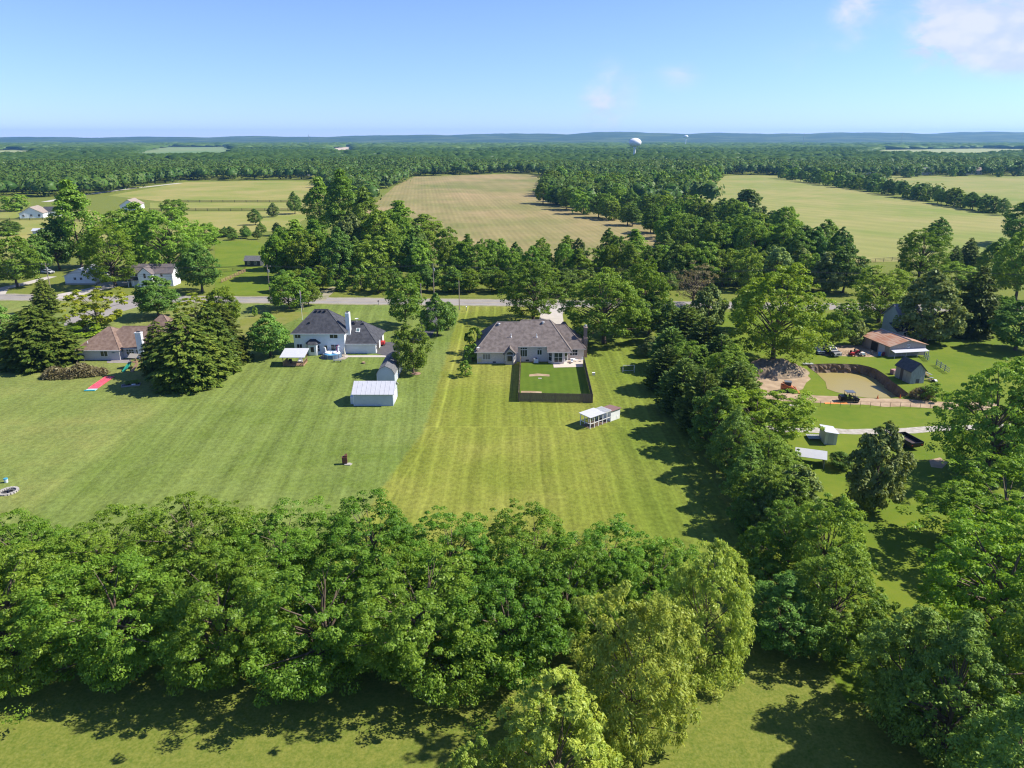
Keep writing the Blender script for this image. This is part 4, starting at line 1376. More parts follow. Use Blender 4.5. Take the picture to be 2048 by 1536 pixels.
# ---------------------------------------------------------------- buildings
def hip_roof(parent, x0, x1, y0, y1, z, rise, hl, hr, m, over=0.45, name='roof', th=.2, gut=None):
    """hip roof with its ridge along x; hl / hr: run of the left and right hips (0 = gable)"""
    dz = rise / ((y1 - y0) / 2) * over
    X0, X1, Y0, Y1, Z = x0 - over, x1 + over, y0 - over, y1 + over, z - dz
    ym = (y0 + y1) / 2
    a, b = (x0 + hl, ym, z + rise), (x1 - hr, ym, z + rise)
    if hl == 0: a = (X0, ym, z + rise)
    if hr == 0: b = (X1, ym, z + rise)
    c = [(X0, Y0, Z), (X1, Y0, Z), (X1, Y1, Z), (X0, Y1, Z)]
    mb = MB()
    mb.v = c + [a, b]
    mb.f = [(0, 1, 5, 4), (2, 3, 4, 5)]
    if hl: mb.f.append((3, 0, 4))
    if hr: mb.f.append((1, 2, 5))
    r = mb.build(name, m, parent, solid=th)
    # ridge and hip caps
    cp = MB()
    segs = [(a, b)]
    if hl: segs += [(c[0], a), (c[3], a)]
    if hr: segs += [(c[1], b), (c[2], b)]
    for p, q in segs:
        cp.cyl((p[0], p[1], p[2] + .0), (q[0], q[1], q[2] + .0), .07, .07, 6)
    cp.build('ridge_cap', m, r)
    # gutters along the eaves
    MB().box(X0, X1, Y0 - .09, Y0 - .01, Z - .18, Z - .03).build('gutter', gut or TRIM, r)
    MB().box(X0, X1, Y1 + .01, Y1 + .09, Z - .18, Z - .03).build('gutter', gut or TRIM, r)
    return r


def gable_prof(w, he, hp):
    return [(0, 0), (w, 0), (w, he), (w / 2, hp), (0, he)]


def window(parent, x, y, z, w, h, ang=0.0, nx=2, nz=2, frame=TRIM, pane=GLASS, name='window'):
    """window centred at x, y, z on a wall whose outward normal is -Y turned by ang"""
    f, p = MB(), MB()
    t = .07
    f.box(-w / 2 - t, -w / 2, -.07, .02, -h / 2 - t, h / 2 + t).box(w / 2, w / 2 + t, -.07, .02, -h / 2 - t, h / 2 + t)
    f.box(-w / 2, w / 2, -.07, .02, h / 2, h / 2 + t).box(-w / 2, w / 2, -.09, .02, -h / 2 - t, -h / 2)
    for i in range(1, nx):
        xx = -w / 2 + w * i / nx
        f.box(xx - .03, xx + .03, -.05, .0, -h / 2, h / 2)
    for i in range(1, nz):
        zz = -h / 2 + h * i / nz
        f.box(-w / 2, w / 2, -.046, .0, zz - .025, zz + .025)
    p.box(-w / 2, w / 2, -.018, .0, -h / 2, h / 2)
    o = f.build(name, frame, parent)
    o.location = (x, y, z)
    o.rotation_euler = (0, 0, ang)
    p.build('pane', pane, o)
    return o


def panel_door(parent, x, y, z0, w, h, ang=0.0, m=TRIM, name='door', glass=True):
    d = MB().box(-w / 2, w / 2, -.06, .02, 0, h)
    o = d.build(name, m, parent)
    o.location = (x, y, z0)
    o.rotation_euler = (0, 0, ang)
    if glass:
        MB().box(-w * .34, w * .34, -.075, -.062, h * .35, h * .92).build('pane', GLASS, o)
    MB().box(w * .36, w * .42, -.12, -.06, h * .46, h * .5).build('handle', STEEL, o)
    return o


# --- grey roofed ranch house in the middle
hs = thing('ranch_house', (0, 150, 0), 'wide taupe brick house with hipped grey shingle roof behind the fenced yard', 'house')
fp = [(-7.7, -.4), (1.0, -.4), (1.0, 1.0), (8.0, 1.0), (8.0, .2), (8.9, -.8), (11.4, -.8), (12.3, .2), (12.3, 2.6), (16.1, 2.6), (16.1, 12.6), (12.9, 12.6), (12.9, 14.4), (-7.7, 14.4)]
w = MB().prism(fp, 0, 2.78)
w.prism([(1.0, 1.003), (8.0, 1.003), (8.0, 1.3), (1.0, 1.3)], 2.78, 3.66)
w.build('wall', TAUPE, hs)
PL = lambda x, y: (x, y, 2.75 + .64 * (y + .85))
rf = MB()
A, B_, C_, D_, E_, F_ = PL(-8.3, -.85), PL(1.3, -.85), PL(1.3, .55), PL(7.7, .55), PL(7.7, -.85), PL(13.2, -.85)
G_, I_, J_, K_ = PL(8.6, 7.3), PL(2.2, 7.3), PL(1.6, 6.8), PL(-3.3, 6.8)
L_, M_, N_ = (-8.3, 14.8, 2.75), (1.6, 14.8, 2.75), (13.2, 15.4, 2.75)
rf.poly([A, B_, C_, D_, E_, F_, G_, I_, J_, K_])
rf.poly([A, K_, L_])
rf.poly([L_, K_, J_, M_])
rf.poly([F_, N_, G_])
rf.poly([G_, N_, (2.2, 15.4, 2.75), I_])
rf.poly([J_, I_, (2.2, 15.4, 2.75), M_])
main_roof = rf.build('roof', SH_TAUPE, hs, solid=.2)
cp = MB()
RIDGE = mat('shingle_ridge', (0.19, 0.165, 0.15), .95)
for p, q in ((A, K_), (K_, J_), (I_, G_), (F_, G_), (L_, K_), (N_, G_)):
    cp.cyl(p, q, .10, .10, 6)
cp.build('ridge_cap', RIDGE, main_roof)
MB().box(-8.3, 1.3, -.96, -.86, 2.55, 2.72).build('gutter', TAUPE_SIDING, main_roof)
MB().box(7.7, 13.2, -.96, -.86, 2.55, 2.72).build('gutter', TAUPE_SIDING, main_roof)
MB().box(1.3, 7.7, .44, .54, 3.38, 3.6).build('gutter', TAUPE_SIDING, main_roof)
hip_roof(hs, 6.0, 16.1, 2.6, 12.6, 2.95, 3.9, 4.0, 4.0, SH_TAUPE, gut=TAUPE_SIDING)
hip_roof(hs, 10.5, 14.0, 9.0, 16.5, 2.95, 3.2, 1.5, 1.5, SH_TAUPE, gut=TAUPE_SIDING)
# vents on the roof
for (x, y, big) in ((-3.0, 6.0, 1), (7.0, 6.4, 1), (-.2, 2.9, 0), (5.5, 2.9, 0)):
    z = PL(x, y)[2]
    if big:
        MB().cyl((0, 0, -.1), (0, 0, .3), .25, .2, 10).cyl((0, 0, .3), (0, 0, .42), .42, .25, 10).build('roof_vent', STEEL, hs, loc=(x, y, z))
    else:
        MB().cyl((0, 0, -.1), (0, 0, .75), .08, .08, 8).cyl((0, 0, -.05), (0, 0, .12), .22, .1, 8).build('vent_pipe', TRIM, hs, loc=(x, y, z))
MB().lathe([(.02, 0), (.28, .08), (.40, .2), (.42, .22), (.30, .1), (.02, .04)], 14).cyl((0, 0, 0), (0, 0, -.4), .04, n=6).build('satellite_dish', TRIM, hs, loc=(-7.3, -.6, 3.5))
# entry bump with its little gable
e = MB().prism([(-1.7, -.41), (-1.3, -1.35), (.35, -1.35), (.75, -.41)], 0, 2.6)
e.yprism([(-1.6, 2.6), (.65, 2.6), (-.475, 3.7)], -1.3, .2)
e.build('entry_bay', TAUPE_SIDING, hs)
gr = MB()
gr.v = [(-1.95, -1.65, 2.42), (-.475, -1.65, 3.9), (1.0, -1.65, 2.42), (1.0, 1.6, 2.42), (-.475, 2.2, 3.9), (-1.95, 1.6, 2.42)]
gr.f = [(0, 1, 4, 5), (1, 2, 3, 4)]
gr.build('gable_roof', SH_TAUPE, hs, solid=.16)
panel_door(hs, -.475, -1.36, .05, 1.5, 2.15, 0, mat('taupe_door', (.38, .35, .32), .6), 'door')
arch = MB().yprism([(.72 * math.cos(t), .62 * math.sin(t)) for t in np.linspace(0, math.pi, 12)], -.05, 0)
arch.build('arched_window', GLASS, hs, loc=(-.475, -1.31, 2.3))
for sx, an in ((-1.5, R(-67)), (.55, R(67))):
    window(hs, sx, -.88 - .05, 1.7, .5, 1.4, an, 1, 2)
# windows
window(hs, -5.6, -.4, 1.55, 1.7, 1.2, 0, 3, 1, pane=mat('curtained_glass', (.22, .21, .2), .15))
window(hs, 2.6, 1.0, 1.95, 1.45, 1.5, 0, 3, 1)
window(hs, 2.6, 1.0, 3.05, 1.45, .45, 0, 3, 1)
window(hs, 6.1, 1.0, 2.15, .95, 1.1, 0, 2, 1)
window(hs, 6.1, 1.0, 2.95, .95, .25, 0, 3, 1)
window(hs, 8.45, -.3, 1.6, 1.0, 2.0, R(-48), 1, 2)
window(hs, 10.15, -.8, 1.55, 1.75, 2.2, 0, 2, 2)
window(hs, 11.85, -.3, 1.6, 1.0, 2.0, R(48), 1, 2)
window(hs, 13.8, 2.6, 1.65, 1.7, 1.35, 0, 3, 2)
for x in (-3.9, 3.4):
    MB().box(-.35, .35, -.05, .02, 0, .32).build('crawl_vent', DARKM, hs, loc=(x, -.4 if x < 0 else 1.0, .15))
MB().box(-.3, .3, -.18, 0, .5, 1.3).build('utility_meter', STEEL, hs, loc=(-7.0, -.4, 0))
# brick chimney on the right gable
ch = MB().box(16.12, 17.0, 4.2, 5.9, 0, 4.5).box(16.2, 16.9, 4.5, 5.6, 4.5, 6.6).box(16.1, 17.0, 4.4, 5.7, 6.6, 6.85)
co = ch.build('chimney', BRICK, hs)
MB().cyl((16.55, 5.05, 6.85), (16.55, 5.05, 7.25), .22, .2, 10).cyl((16.55, 5.05, 7.3), (16.55, 5.05, 7.45), .36, .1, 10).build('flue_cap', STEEL, co)
# patio furniture
pt = at(1150, 726)
t = thing('patio_table', (pt[0] - .4, pt[1] + .5, .05), 'white round patio table on the patio of the middle house', 'table')
MB().cyl((0, 0, .7), (0, 0, .74), .65, n=16).build('table_top', TRIM, t)
for k in range(4):
    MB().cyl((.4 * math.cos(k * 1.57), .4 * math.sin(k * 1.57), 0), (.35 * math.cos(k * 1.57), .35 * math.sin(k * 1.57), .7), .025, n=6).build('leg', TRIM, t)
for i, (dx, dy, a) in enumerate(((-1.35, .2, 1.57), (.9, .3, -1.57), (-.3, -.95, 3.14), (2.0, .6, 2.4))):
    c = thing('patio_chair', (pt[0] - .4 + dx, pt[1] + .5 + dy, .05), ['white patio chair left of the patio table', 'white patio chair right of the patio table', 'white patio chair in front of the patio table', 'white patio chair farthest from the patio table, by the chimney'][i], 'chair', 'patio chairs', a)
    MB().box(-.25, .25, -.25, .25, .40, .44).build('seat', TRIM, c)
    MB().box(-.25, .25, -.28, -.24, .44, .95).build('backrest', TRIM, c)
    for sx in (-.22, .22):
        for sy in (-.22, .22):
            MB().cyl((sx, sy, 0), (sx, sy, .4), .02, n=5).build('leg', TRIM, c)
ac = at(980 * 0 + 1080, 727)
t = thing('air_conditioner', (5.3, 150.3, 0), 'white boxy air conditioning unit against the middle house wall', 'air conditioner')
MB().box(-.5, .5, -.45, .45, 0, .95).build('casing', TRIM, t)
MB().cyl((0, 0, .95), (0, 0, .99), .38, n=14).build('fan_grille', DARKM, t)

# --- privacy fence around the back yard
def fence_run(name, a, b, label, h=1.8):
    a, b = Vector(a), Vector(b)
    L = (b - a).length
    ang = math.atan2((b - a).y, (b - a).x)
    t = thing(name, (a.x, a.y, 0), label, 'fence', 'privacy fence of the back yard', ang)
    nb = max(1, round(L / 2.4))
    bay = L / nb
    pm = MB()
    k = int(bay / .15)
    rg = random.Random(2)
    for i in range(k):
        x0 = bay * i / k
        pm.box(x0 + .006, x0 + bay / k - .006, -.012, .012, .05, h + rg.uniform(-.02, .02))
    pm.box(0.05, bay - .05, .013, .06, .4, .49).box(0.05, bay - .05, .013, .06, 1.3, 1.39)
    first = None
    for i in range(nb):
        if first is None:
            first = pm.build('panel', FENCEW, t)
        else:
            c = first.copy(); COL.objects.link(c); c.location.x = bay * i
        pst = MB().box(-.05, .05, .03, .13, 0, h + .03).build('post', FENCEW, t)
        pst.location.x = bay * i
    pst = MB().box(-.05, .05, .03, .13, 0, h + .03).build('post', FENCEW, t)
    pst.location.x = L
    return t


f1, f2, f3, f4 = at(1037, 803), at(1185, 806), at(1167.5, 728), at(1041, 727)
fence_run('privacy_fence', f1, f2, 'brown board fence side nearest the camera across the back yard')
fence_run('privacy_fence', f2, f3, 'brown board fence side right of the back yard')
fence_run('privacy_fence', (f4[0], f4[1] + .3), f1, 'brown board fence side left of the back yard')

# --- white two-storey house
wh = thing('two_storey_house', (-49.9, 156.8, 0), 'white two-storey house with charcoal hip roof and attached garage', 'house')
MB().box(0, 11.6, 0, 9.6, 0, 5.35).box(11.6, 18.5, .5, 11.2, 0, 2.75).build('wall', WHITE, wh)
hip_roof(wh, 0, 11.6, 0, 9.6, 5.35, 4.1, 4.1, 4.6, SH_DARK)
hip_roof(wh, 9.0, 18.5, .5, 11.2, 2.75, 3.7, .5, 4.0, SH_DARK)
c = MB().box(11.62, 12.5, 2.2, 3.7, 0, 9.1).build('chimney', WHITE, wh)
MB().box(11.8, 12.3, 2.6, 3.3, 9.1, 9.35).build('flue_cap', DARKM, c)
bay = MB().prism([(2.9, -.01), (3.5, -1.2), (5.3, -1.2), (5.9, -.01)], 0, 2.7).build('bay', WHITE, wh)
MB().poly([(2.6, -.02, 2.65), (3.35, -1.5, 2.65), (3.8, -.02, 3.6)]).poly([(3.35, -1.5, 2.65), (5.45, -1.5, 2.65), (5.0, -.02, 3.6), (3.8, -.02, 3.6)]).poly([(5.45, -1.5, 2.65), (6.2, -.02, 2.65), (5.0, -.02, 3.6)]).build('bay_roof', SH_DARK, wh, solid=.1)
for (x, z, ww, hh, nx) in ((1.0, 4.4, 1.25, 1.15, 2), (9.2, 4.4, 1.75, 1.2, 2), (1.2, 1.9, 1.15, .95, 2), (9.3, 1.55, 1.75, 1.4, 2)):
    window(wh, x, 0, z, ww, hh, 0, nx, 1)
window(wh, 3.15, -.6, 1.55, .65, 1.5, R(-63), 1, 2)
window(wh, 5.65, -.6, 1.55, .65, 1.5, R(63), 1, 2)
panel_door(wh, 4.4, -1.2, .1, 1.1, 2.1)
panel_door(wh, 7.2, 0, .1, .95, 2.15)
# dark panels on the right end wall: painted interior shade of the open garage
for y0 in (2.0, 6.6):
    MB().box(0, .05, 0, 2.7, 0.05, 2.25).build('garage_shade_panel', mat('garage_shade', (.05, .045, .045), .8), wh, loc=(18.48, y0, 0))
window(wh, 18.5, 1.2, 1.4, .6, 1.4, R(90), 1, 2)
sk = MB().rbox(0, 0, 0, .9, 1.2, .12, rx=math.atan(3.7 / 5.35)).build('skylight', TRIM, wh, loc=(14.1, 3.3, 2.75 + 3.7 * 2.8 / 5.35 + .12))
MB().rbox(0, -.02, .065, .7, .95, .03, rx=math.atan(3.7 / 5.35)).build('pane', mat('skylight_glass', (.10, .15, .15), .1), sk)
for (x, y, z) in ((4.6, 4.2, 9.15), (5.6, 4.2, 9.15), (6.6, 4.2, 9.15), (3.4, 1.8, 6.95), (13.0, 5.0, 5.95), (15.0, 5.0, 5.95)):
    MB().box(-.22, .22, -.25, .25, -.1, .22).build('roof_vent', DARKM, wh, loc=(x, y, z))
MB().lathe([(.02, 0), (.3, .08), (.42, .2), (.44, .22), (.30, .1), (.02, .04)], 14).cyl((0, 0, 0), (0, 0, -.6), .04, n=6).build('satellite_dish', TRIM, wh, loc=(13.6, 5.2, 6.9))
# pink and red gear in the garage mouth
t = thing('red_wagon', (-31.0, 164.2, .03), 'red wheeled cart standing in the open garage of the white house', 'cart')
MB().box(-.5, .5, -.8, .8, .35, .95).build('body', REDP, t)
for sx in (-.45, .45):
    for sy in (-.55, .55):
        MB().cyl((sx - .05, sy, .2), (sx + .05, sy, .2), .2, n=12).build('wheel', RUBBER, t)

# --- swimming pool with floats
px_, py_ = at(668, 711)
t = thing('round_pool', (px_, py_ - 1.2, 0), 'round blue above-ground pool behind the white house', 'pool')
MB().lathe([(2.05, 0), (2.05, 1.0), (1.95, 1.0), (1.95, .1)], 28).build('pool_wall', mat('pool_liner', (.12, .17, .25), .5), t)
MB().cyl((0, 0, .72), (0, 0, .8), 1.93, n=28).build('water', mat('pool_water', (.10, .42, .72), .08, (.16, .5, .8), 1.5), t)
for k in range(10):
    a = 2 * math.pi * k / 10
    MB().cyl((2.12 * math.cos(a), 2.12 * math.sin(a), 0), (2.12 * math.cos(a), 2.12 * math.sin(a), 1.02), .04, n=6).build('pool_post', STEEL, t)


def ring(R0, r0, n=16, m_=8):
    b = MB()
    for i in range(n):
        for j in range(m_):
            u, v = 2 * math.pi * i / n, 2 * math.pi * j / m_
            b.v.append(((R0 + r0 * math.cos(v)) * math.cos(u), (R0 + r0 * math.cos(v)) * math.sin(u), r0 * math.sin(v)))
    for i in range(n):
        for j in range(m_):
            b.f.append((i * m_ + j, ((i + 1) % n) * m_ + j, ((i + 1) % n) * m_ + (j + 1) % m_, i * m_ + (j + 1) % m_))
    return b


fl = thing('swan_float', (px_ - .9, py_ - 1.0, .92), 'white inflatable float at the left of the pool', 'pool float', 'pool floats')
ring(.7, .28).build('ring', TRIM, fl, smooth=True)
MB().cyl((-.6, 0, .1), (-.7, 0, 1.2), .2, .16, 8).cyl((-.7, 0, 1.2), (-1.05, 0, 1.3), .2, .08, 8).build('neck', TRIM, fl)
fl = thing('unicorn_float', (px_ + .8, py_ - 1.0, .92), 'white and pink inflatable float at the right of the pool', 'pool float', 'pool floats')
ring(.7, .28).build('ring', TRIM, fl, smooth=True)
MB().cyl((.5, 0, .1), (.55, 0, 1.5), .22, .18, 8).cyl((.55, 0, 1.5), (.95, 0, 1.55), .2, .1, 8).build('neck', TRIM, fl)
MB().cyl((.28, 0, .2), (.28, 0, 1.6), .16, .12, 6).cyl((.55, 0, 1.65), (.6, 0, 2.1), .09, .01, 6).build('mane', mat('pink_vinyl', (.7, .16, .36), .4), fl)
sheet('pool_terrace', [at(640, 716), at(648, 719), at(690, 719), at(700, 712), at(690, 707), at(645, 707)], .02, mat('stone_pavers', (.36, .31, .25), .9, (.26, .22, .18), 1.5), px=False)
tr = at(675, 724)
t = thing('garden_bench', (tr[0], tr[1], 0), 'low grey bench in front of the round pool', 'bench')
MB().box(-.9, .9, -.25, .25, .38, .46).build('seat', STEEL, t)
for s in (-.75, .75):
    MB().box(s - .05, s + .05, -.22, .22, 0, .38).build('leg', DARKM, t)
um = at(689.5, 713)
t = thing('closed_umbrella', (um[0], um[1], 0), 'closed cream patio umbrella right of the pool', 'umbrella')
MB().cyl((0, 0, 0), (0, 0, .6), .04, n=6).build('pole', TRIM, t)
MB().cyl((0, 0, .6), (0, 0, 2.3), .28, .04, 9).build('canopy', mat('cream_canvas', (.52, .5, .42), .9), t)

# --- open pavilion with a sloping metal roof
p0 = at(566, 733)
t = thing('garden_pavilion', (p0[0], p0[1], 0), 'small timber pavilion with white sloping metal roof and railing', 'pavilion')
for x in (.1, 4.4):
    for y in (.1, 3.2):
        MB().box(x - .07, x + .07, y - .07, y + .07, 0, 2.25 if y < 1 else 2.9).build('post', DECKW, t)
MB().box(0, 4.5, 0, 3.3, .08, .2).build('deck', DECKW, t)
MB().poly([(-.45, -.45, 2.2), (4.95, -.45, 2.2), (4.95, 3.8, 3.05), (-.45, 3.8, 3.05)]).build('roof', METAL_W, t, solid=.1)
for (x0, x1, y0, y1) in ((.17, 1.6, .08, .14), (2.9, 4.33, .08, .14), (4.37, 4.43, .17, 3.13), (.07, .13, .17, 3.13)):
    r_ = MB().box(x0, x1, y0, y1, .98, 1.06).box(x0, x1, y0, y1, .3, .36)
    L = max(x1 - x0, y1 - y0)
    k = int(L / .16)
    for i in range(k):
        f = (i + .5) / k
        if x1 - x0 > y1 - y0:
            r_.box(x0 + L * f - .02, x0 + L * f + .02, y0 + .01, y1 - .01, .36, .98)
        else:
            r_.box(x0 + .01, x1 - .01, y0 + L * f - .02, y0 + L * f + .02, .36, .98)
    r_.build('railing', DECKW, t)
for i, (dx, dy) in enumerate(((1.1, 1.6), (3.2, 2.2))):
    c = thing('lounge_chair', (p0[0] + dx, p0[1] + dy, .2), ['dark lounge chair inside the pavilion, left one', 'pale lounge chair inside the pavilion, right one'][i], 'chair', 'pavilion chairs')
    mm = (DARKM, TRIM)[i]
    MB().box(-.35, .35, -.35, .35, .2, .45).build('seat', mm, c)
    MB().box(-.35, .35, .25, .4, .45, 1.0).build('backrest', mm, c)
    MB().box(-.45, -.36, -.35, .35, .2, .65).build('armrest', mm, c)
    MB().box(.36, .45, -.35, .35, .2, .65).build('armrest', mm, c)

# --- gambrel shed
g0 = at(754.5, 768)
t = thing('gambrel_shed', (g0[0], g0[1], 0), 'grey gambrel-roofed storage shed beside the round tree', 'shed')
GP = [(0, 0), (3.6, 0), (3.6, 2.2), (3.0, 3.2), (1.8, 3.75), (.6, 3.2), (0, 2.2)]
MB().yprism(GP, 0, 9.8).build('wall', METAL_GREY, t)
rr = MB()
pr = [(-.15, 2.1), (.52, 3.25), (1.8, 3.88), (3.08, 3.25), (3.75, 2.1)]
for (a, b) in zip(pr[:-1], pr[1:]):
    rr.poly([(a[0], -.2, a[1]), (b[0], -.2, b[1]), (b[0], 10, b[1]), (a[0], 10, a[1])])
rr.build('roof', SH_GREY, t, solid=.07)
MB().box(.0, .08, -.03, 0, 0, 2.2).box(3.52, 3.6, -.03, 0, 0, 2.2).build('corner_trim', TRIM, t)
panel_door(t, 3.6, 3.5, .05, 1.6, 1.9, R(90), TRIM, 'door', False)

# --- white metal shed
s0 = at(708, 812)
t = thing('metal_shed', (s0[0], s0[1], 0), 'white metal shed with pale low gable roof on the mown lawn', 'shed')
MB().xprism([(0, 0), (5.3, 0), (5.3, 2.5), (2.65, 3.95), (0, 2.5)], 0, 7.3).build('wall', METAL_GREY, t)
MB().poly([(-.3, -.35, 2.36), (7.6, -.35, 2.36), (7.6, 2.65, 4.03), (-.3, 2.65, 4.03)]).poly([(-.3, 2.65, 4.03), (7.6, 2.65, 4.03), (7.6, 5.65, 2.36), (-.3, 5.65, 2.36)]).build('roof', METAL_W, t, solid=.06)
rb_ = MB()
for i in range(10):
    x = -.2 + 7.7 * i / 9
    rb_.poly([(x - .02, -.35, 2.40), (x + .02, -.35, 2.40), (x + .02, 2.65, 4.07), (x - .02, 2.65, 4.07)])
rb_.build('roof_rib', METAL_W, t, solid=.03)
MB().box(-.03, .08, -.03, -.001, 0, 2.4).box(7.22, 7.33, -.03, -.001, 0, 2.4).build('corner_trim', TRIM, t)
MB().box(7.3, 7.34, 1.4, 3.9, .05, 2.2).build('sliding_door', TRIM, t)
MB().box(7.3, 7.36, 1.1, 4.2, 2.22, 2.34).build('door_rail', STEEL, t)
MB().xprism([(0.9, 0), (2.6, 0), (2.6, 1.5), (1.75, 1.9), (.9, 1.4)], -.8, -.01).build('lean_to', WHITE, t)

# --- brown roofed ranch house at left
lh = thing('ranch_house', (-97, 152, 0), 'white brick house with brown hip roof beside the spruces at left', 'house')
MB().box(0, 9.4, 0, 12, 0, 2.7).box(9.4, 26, 1.6, 12, 0, 2.7).build('wall', mat('pale_brick', (.52, .51, .52), .85, (.46, .45, .46), 4), lh)
hip_roof(lh, 0, 9.4, 0, 12, 2.7, 3.5, 4.6, 4.3, SH_BROWN)
hip_roof(lh, 4.5, 26, 1.6, 12, 2.7, 3.45, 3, 4, SH_BROWN)
hip_roof(lh, 8.5, 19, 8, 18, 2.7, 4.6, 5.0, 4.9, SH_BROWN)
MB().box(8.5, 18.5, 12, 17.5, 0, 2.7).build('wall', MATS['pale_brick'], lh)
c = MB().box(13.2, 14.5, .7, 1.6, 0, 6.0).box(13.1, 14.6, .6, 1.7, 6.0, 6.15).build('chimney', WHITE, lh)
MB().box(13.5, 14.2, .9, 1.4, 6.15, 6.4).build('flue_cap', DARKM, c)
window(lh, 6.0, 0, 1.55, 1.5, 1.25, 0, 2, 1)
window(lh, 11.0, 1.6, 1.6, 1.7, 1.5, 0, 3, 2)
panel_door(lh, 12.7, 1.6, .05, .8, 2.1)
window(lh, 18.5, 1.6, 1.6, 1.6, 1.3, 0, 2, 1)
MB().cyl((0, 0, 0), (0, 0, .6), .07, n=7).build('vent_pipe', TRIM, lh, loc=(2.0, 1.3, 3.5))
ua = at(236, 717)
t = thing('patio_umbrella', (ua[0], ua[1], 0), 'teal open patio umbrella beside the brown roofed house', 'umbrella')
MB().cyl((0, 0, 0), (0, 0, 2.3), .03, n=6).build('pole', STEEL, t)
MB().cyl((0, 0, 1.75), (0, 0, 2.3), 1.55, .05, 8, caps=False).build('canopy', mat('teal_canvas', (.02, .16, .18), .8), t)
sheet('patio', [at(214, 718), at(214, 726), at(262, 726), at(262, 718)], .02, mat('grey_pavers', (.2, .18, .17), .9, (.28, .25, .23), 1.2), px=False)

# --- white farmhouse and garage across the road
fh = thing('farmhouse', (-127.5, 236, 0), 'white two-storey farmhouse with cross gable across the road', 'house')
MB().xprism([(0, 0), (5.6, 0), (5.6, 4.7), (2.8, 7.0), (0, 4.7)], 0, 14).build('wall', WHITE, fh)
MB().poly([(-.4, -.4, 4.38), (14.4, -.4, 4.38), (14.4, 2.8, 7.1), (-.4, 2.8, 7.1)]).poly([(-.4, 2.8, 7.1), (14.4, 2.8, 7.1), (14.4, 6, 4.38), (-.4, 6, 4.38)]).build('roof', mat('shingle_worn', (.17, .14, .13), .95, (.11, .10, .11), 1.2), fh, solid=.14)
MB().yprism([(3.7, 0), (8.2, 0), (8.2, 4.7), (5.95, 6.6), (3.7, 4.7)], -2.2, 2.0).build('cross_gable', WHITE, fh)
MB().poly([(3.3, -2.5, 4.38), (5.95, -2.5, 6.72), (5.95, 3, 6.72), (3.3, 3, 4.38)]).poly([(5.95, -2.5, 6.72), (8.6, -2.5, 4.38), (8.6, 3, 4.38), (5.95, 3, 6.72)]).build('gable_roof', MATS['shingle_worn'], fh, solid=.14)
window(fh, 5.95, -2.2, 3.9, .8, 1.5, 0, 1, 2)
window(fh, 5.95, -2.2, 1.5, .9, 1.6, 0, 1, 2)
window(fh, 2.0, 0, 3.9, .8, 1.3, 0, 1, 2)
window(fh, 10.5, 0, 3.9, .8, 1.3, 0, 1, 2)
window(fh, 10.5, 0, 1.5, .8, 1.4, 0, 1, 2)
MB().poly([(-.3, -2.2, 2.5), (3.69, -2.2, 2.5), (3.69, -.01, 3.1), (-.3, -.01, 3.1)]).build('porch_roof', SH_DARK, fh, solid=.12)
for x in (0, 1.8, 3.4):
    MB().box(x - .07, x + .07, -2.05, -1.9, 0, 2.42).build('porch_post', TRIM, fh)
panel_door(fh, 2.6, 0, .1, .9, 2.1)
ga = thing('garage', (-151.5, 239, 0), 'pale blue-white gabled garage left of the farmhouse across the road', 'garage')
MB().yprism([(0, .5), (10.2, .5), (10.2, 3.0), (5.1, 5.3), (0, 3.0)], 0, 11).build('wall', WHITE, ga)
MB().box(-.05, 10.25, -.05, 11.05, -.1, .5).build('foundation', CONC, ga)
MB().poly([(-.5, -.4, 2.82), (5.1, -.4, 5.42), (5.1, 11.4, 5.42), (-.5, 11.4, 2.82)]).poly([(5.1, -.4, 5.42), (10.7, -.4, 2.82), (10.7, 11.4, 2.82), (5.1, 11.4, 5.42)]).build('roof', METAL_W, ga, solid=.12)
window(ga, 3.5, 0, 2.0, .8, .8, 0, 2, 1)
window(ga, 5.6, 0, 2.0, .8, .8, 0, 2, 1)
ds = at(490, 533)
t = thing('black_shed', (ds[0], ds[1], 0), 'small black gabled shed with white windows by the meadow', 'shed')
MB().xprism([(0, 0), (4, 0), (4, 2.4), (2, 3.8), (0, 2.4)], 0, 6.0).build('wall', mat('black_siding', (.05, .055, .065), .7), t)
MB().poly([(-.3, -.3, 2.2), (6.3, -.3, 2.2), (6.3, 2, 3.9), (-.3, 2, 3.9)]).poly([(-.3, 2, 3.9), (6.3, 2, 3.9), (6.3, 4.3, 2.2), (-.3, 4.3, 2.2)]).build('roof', SH_GREY, t, solid=.12)
window(t, 1.6, 0, 1.4, .9, 1.0)
window(t, 4.2, 0, 1.4, .9, 1.0)


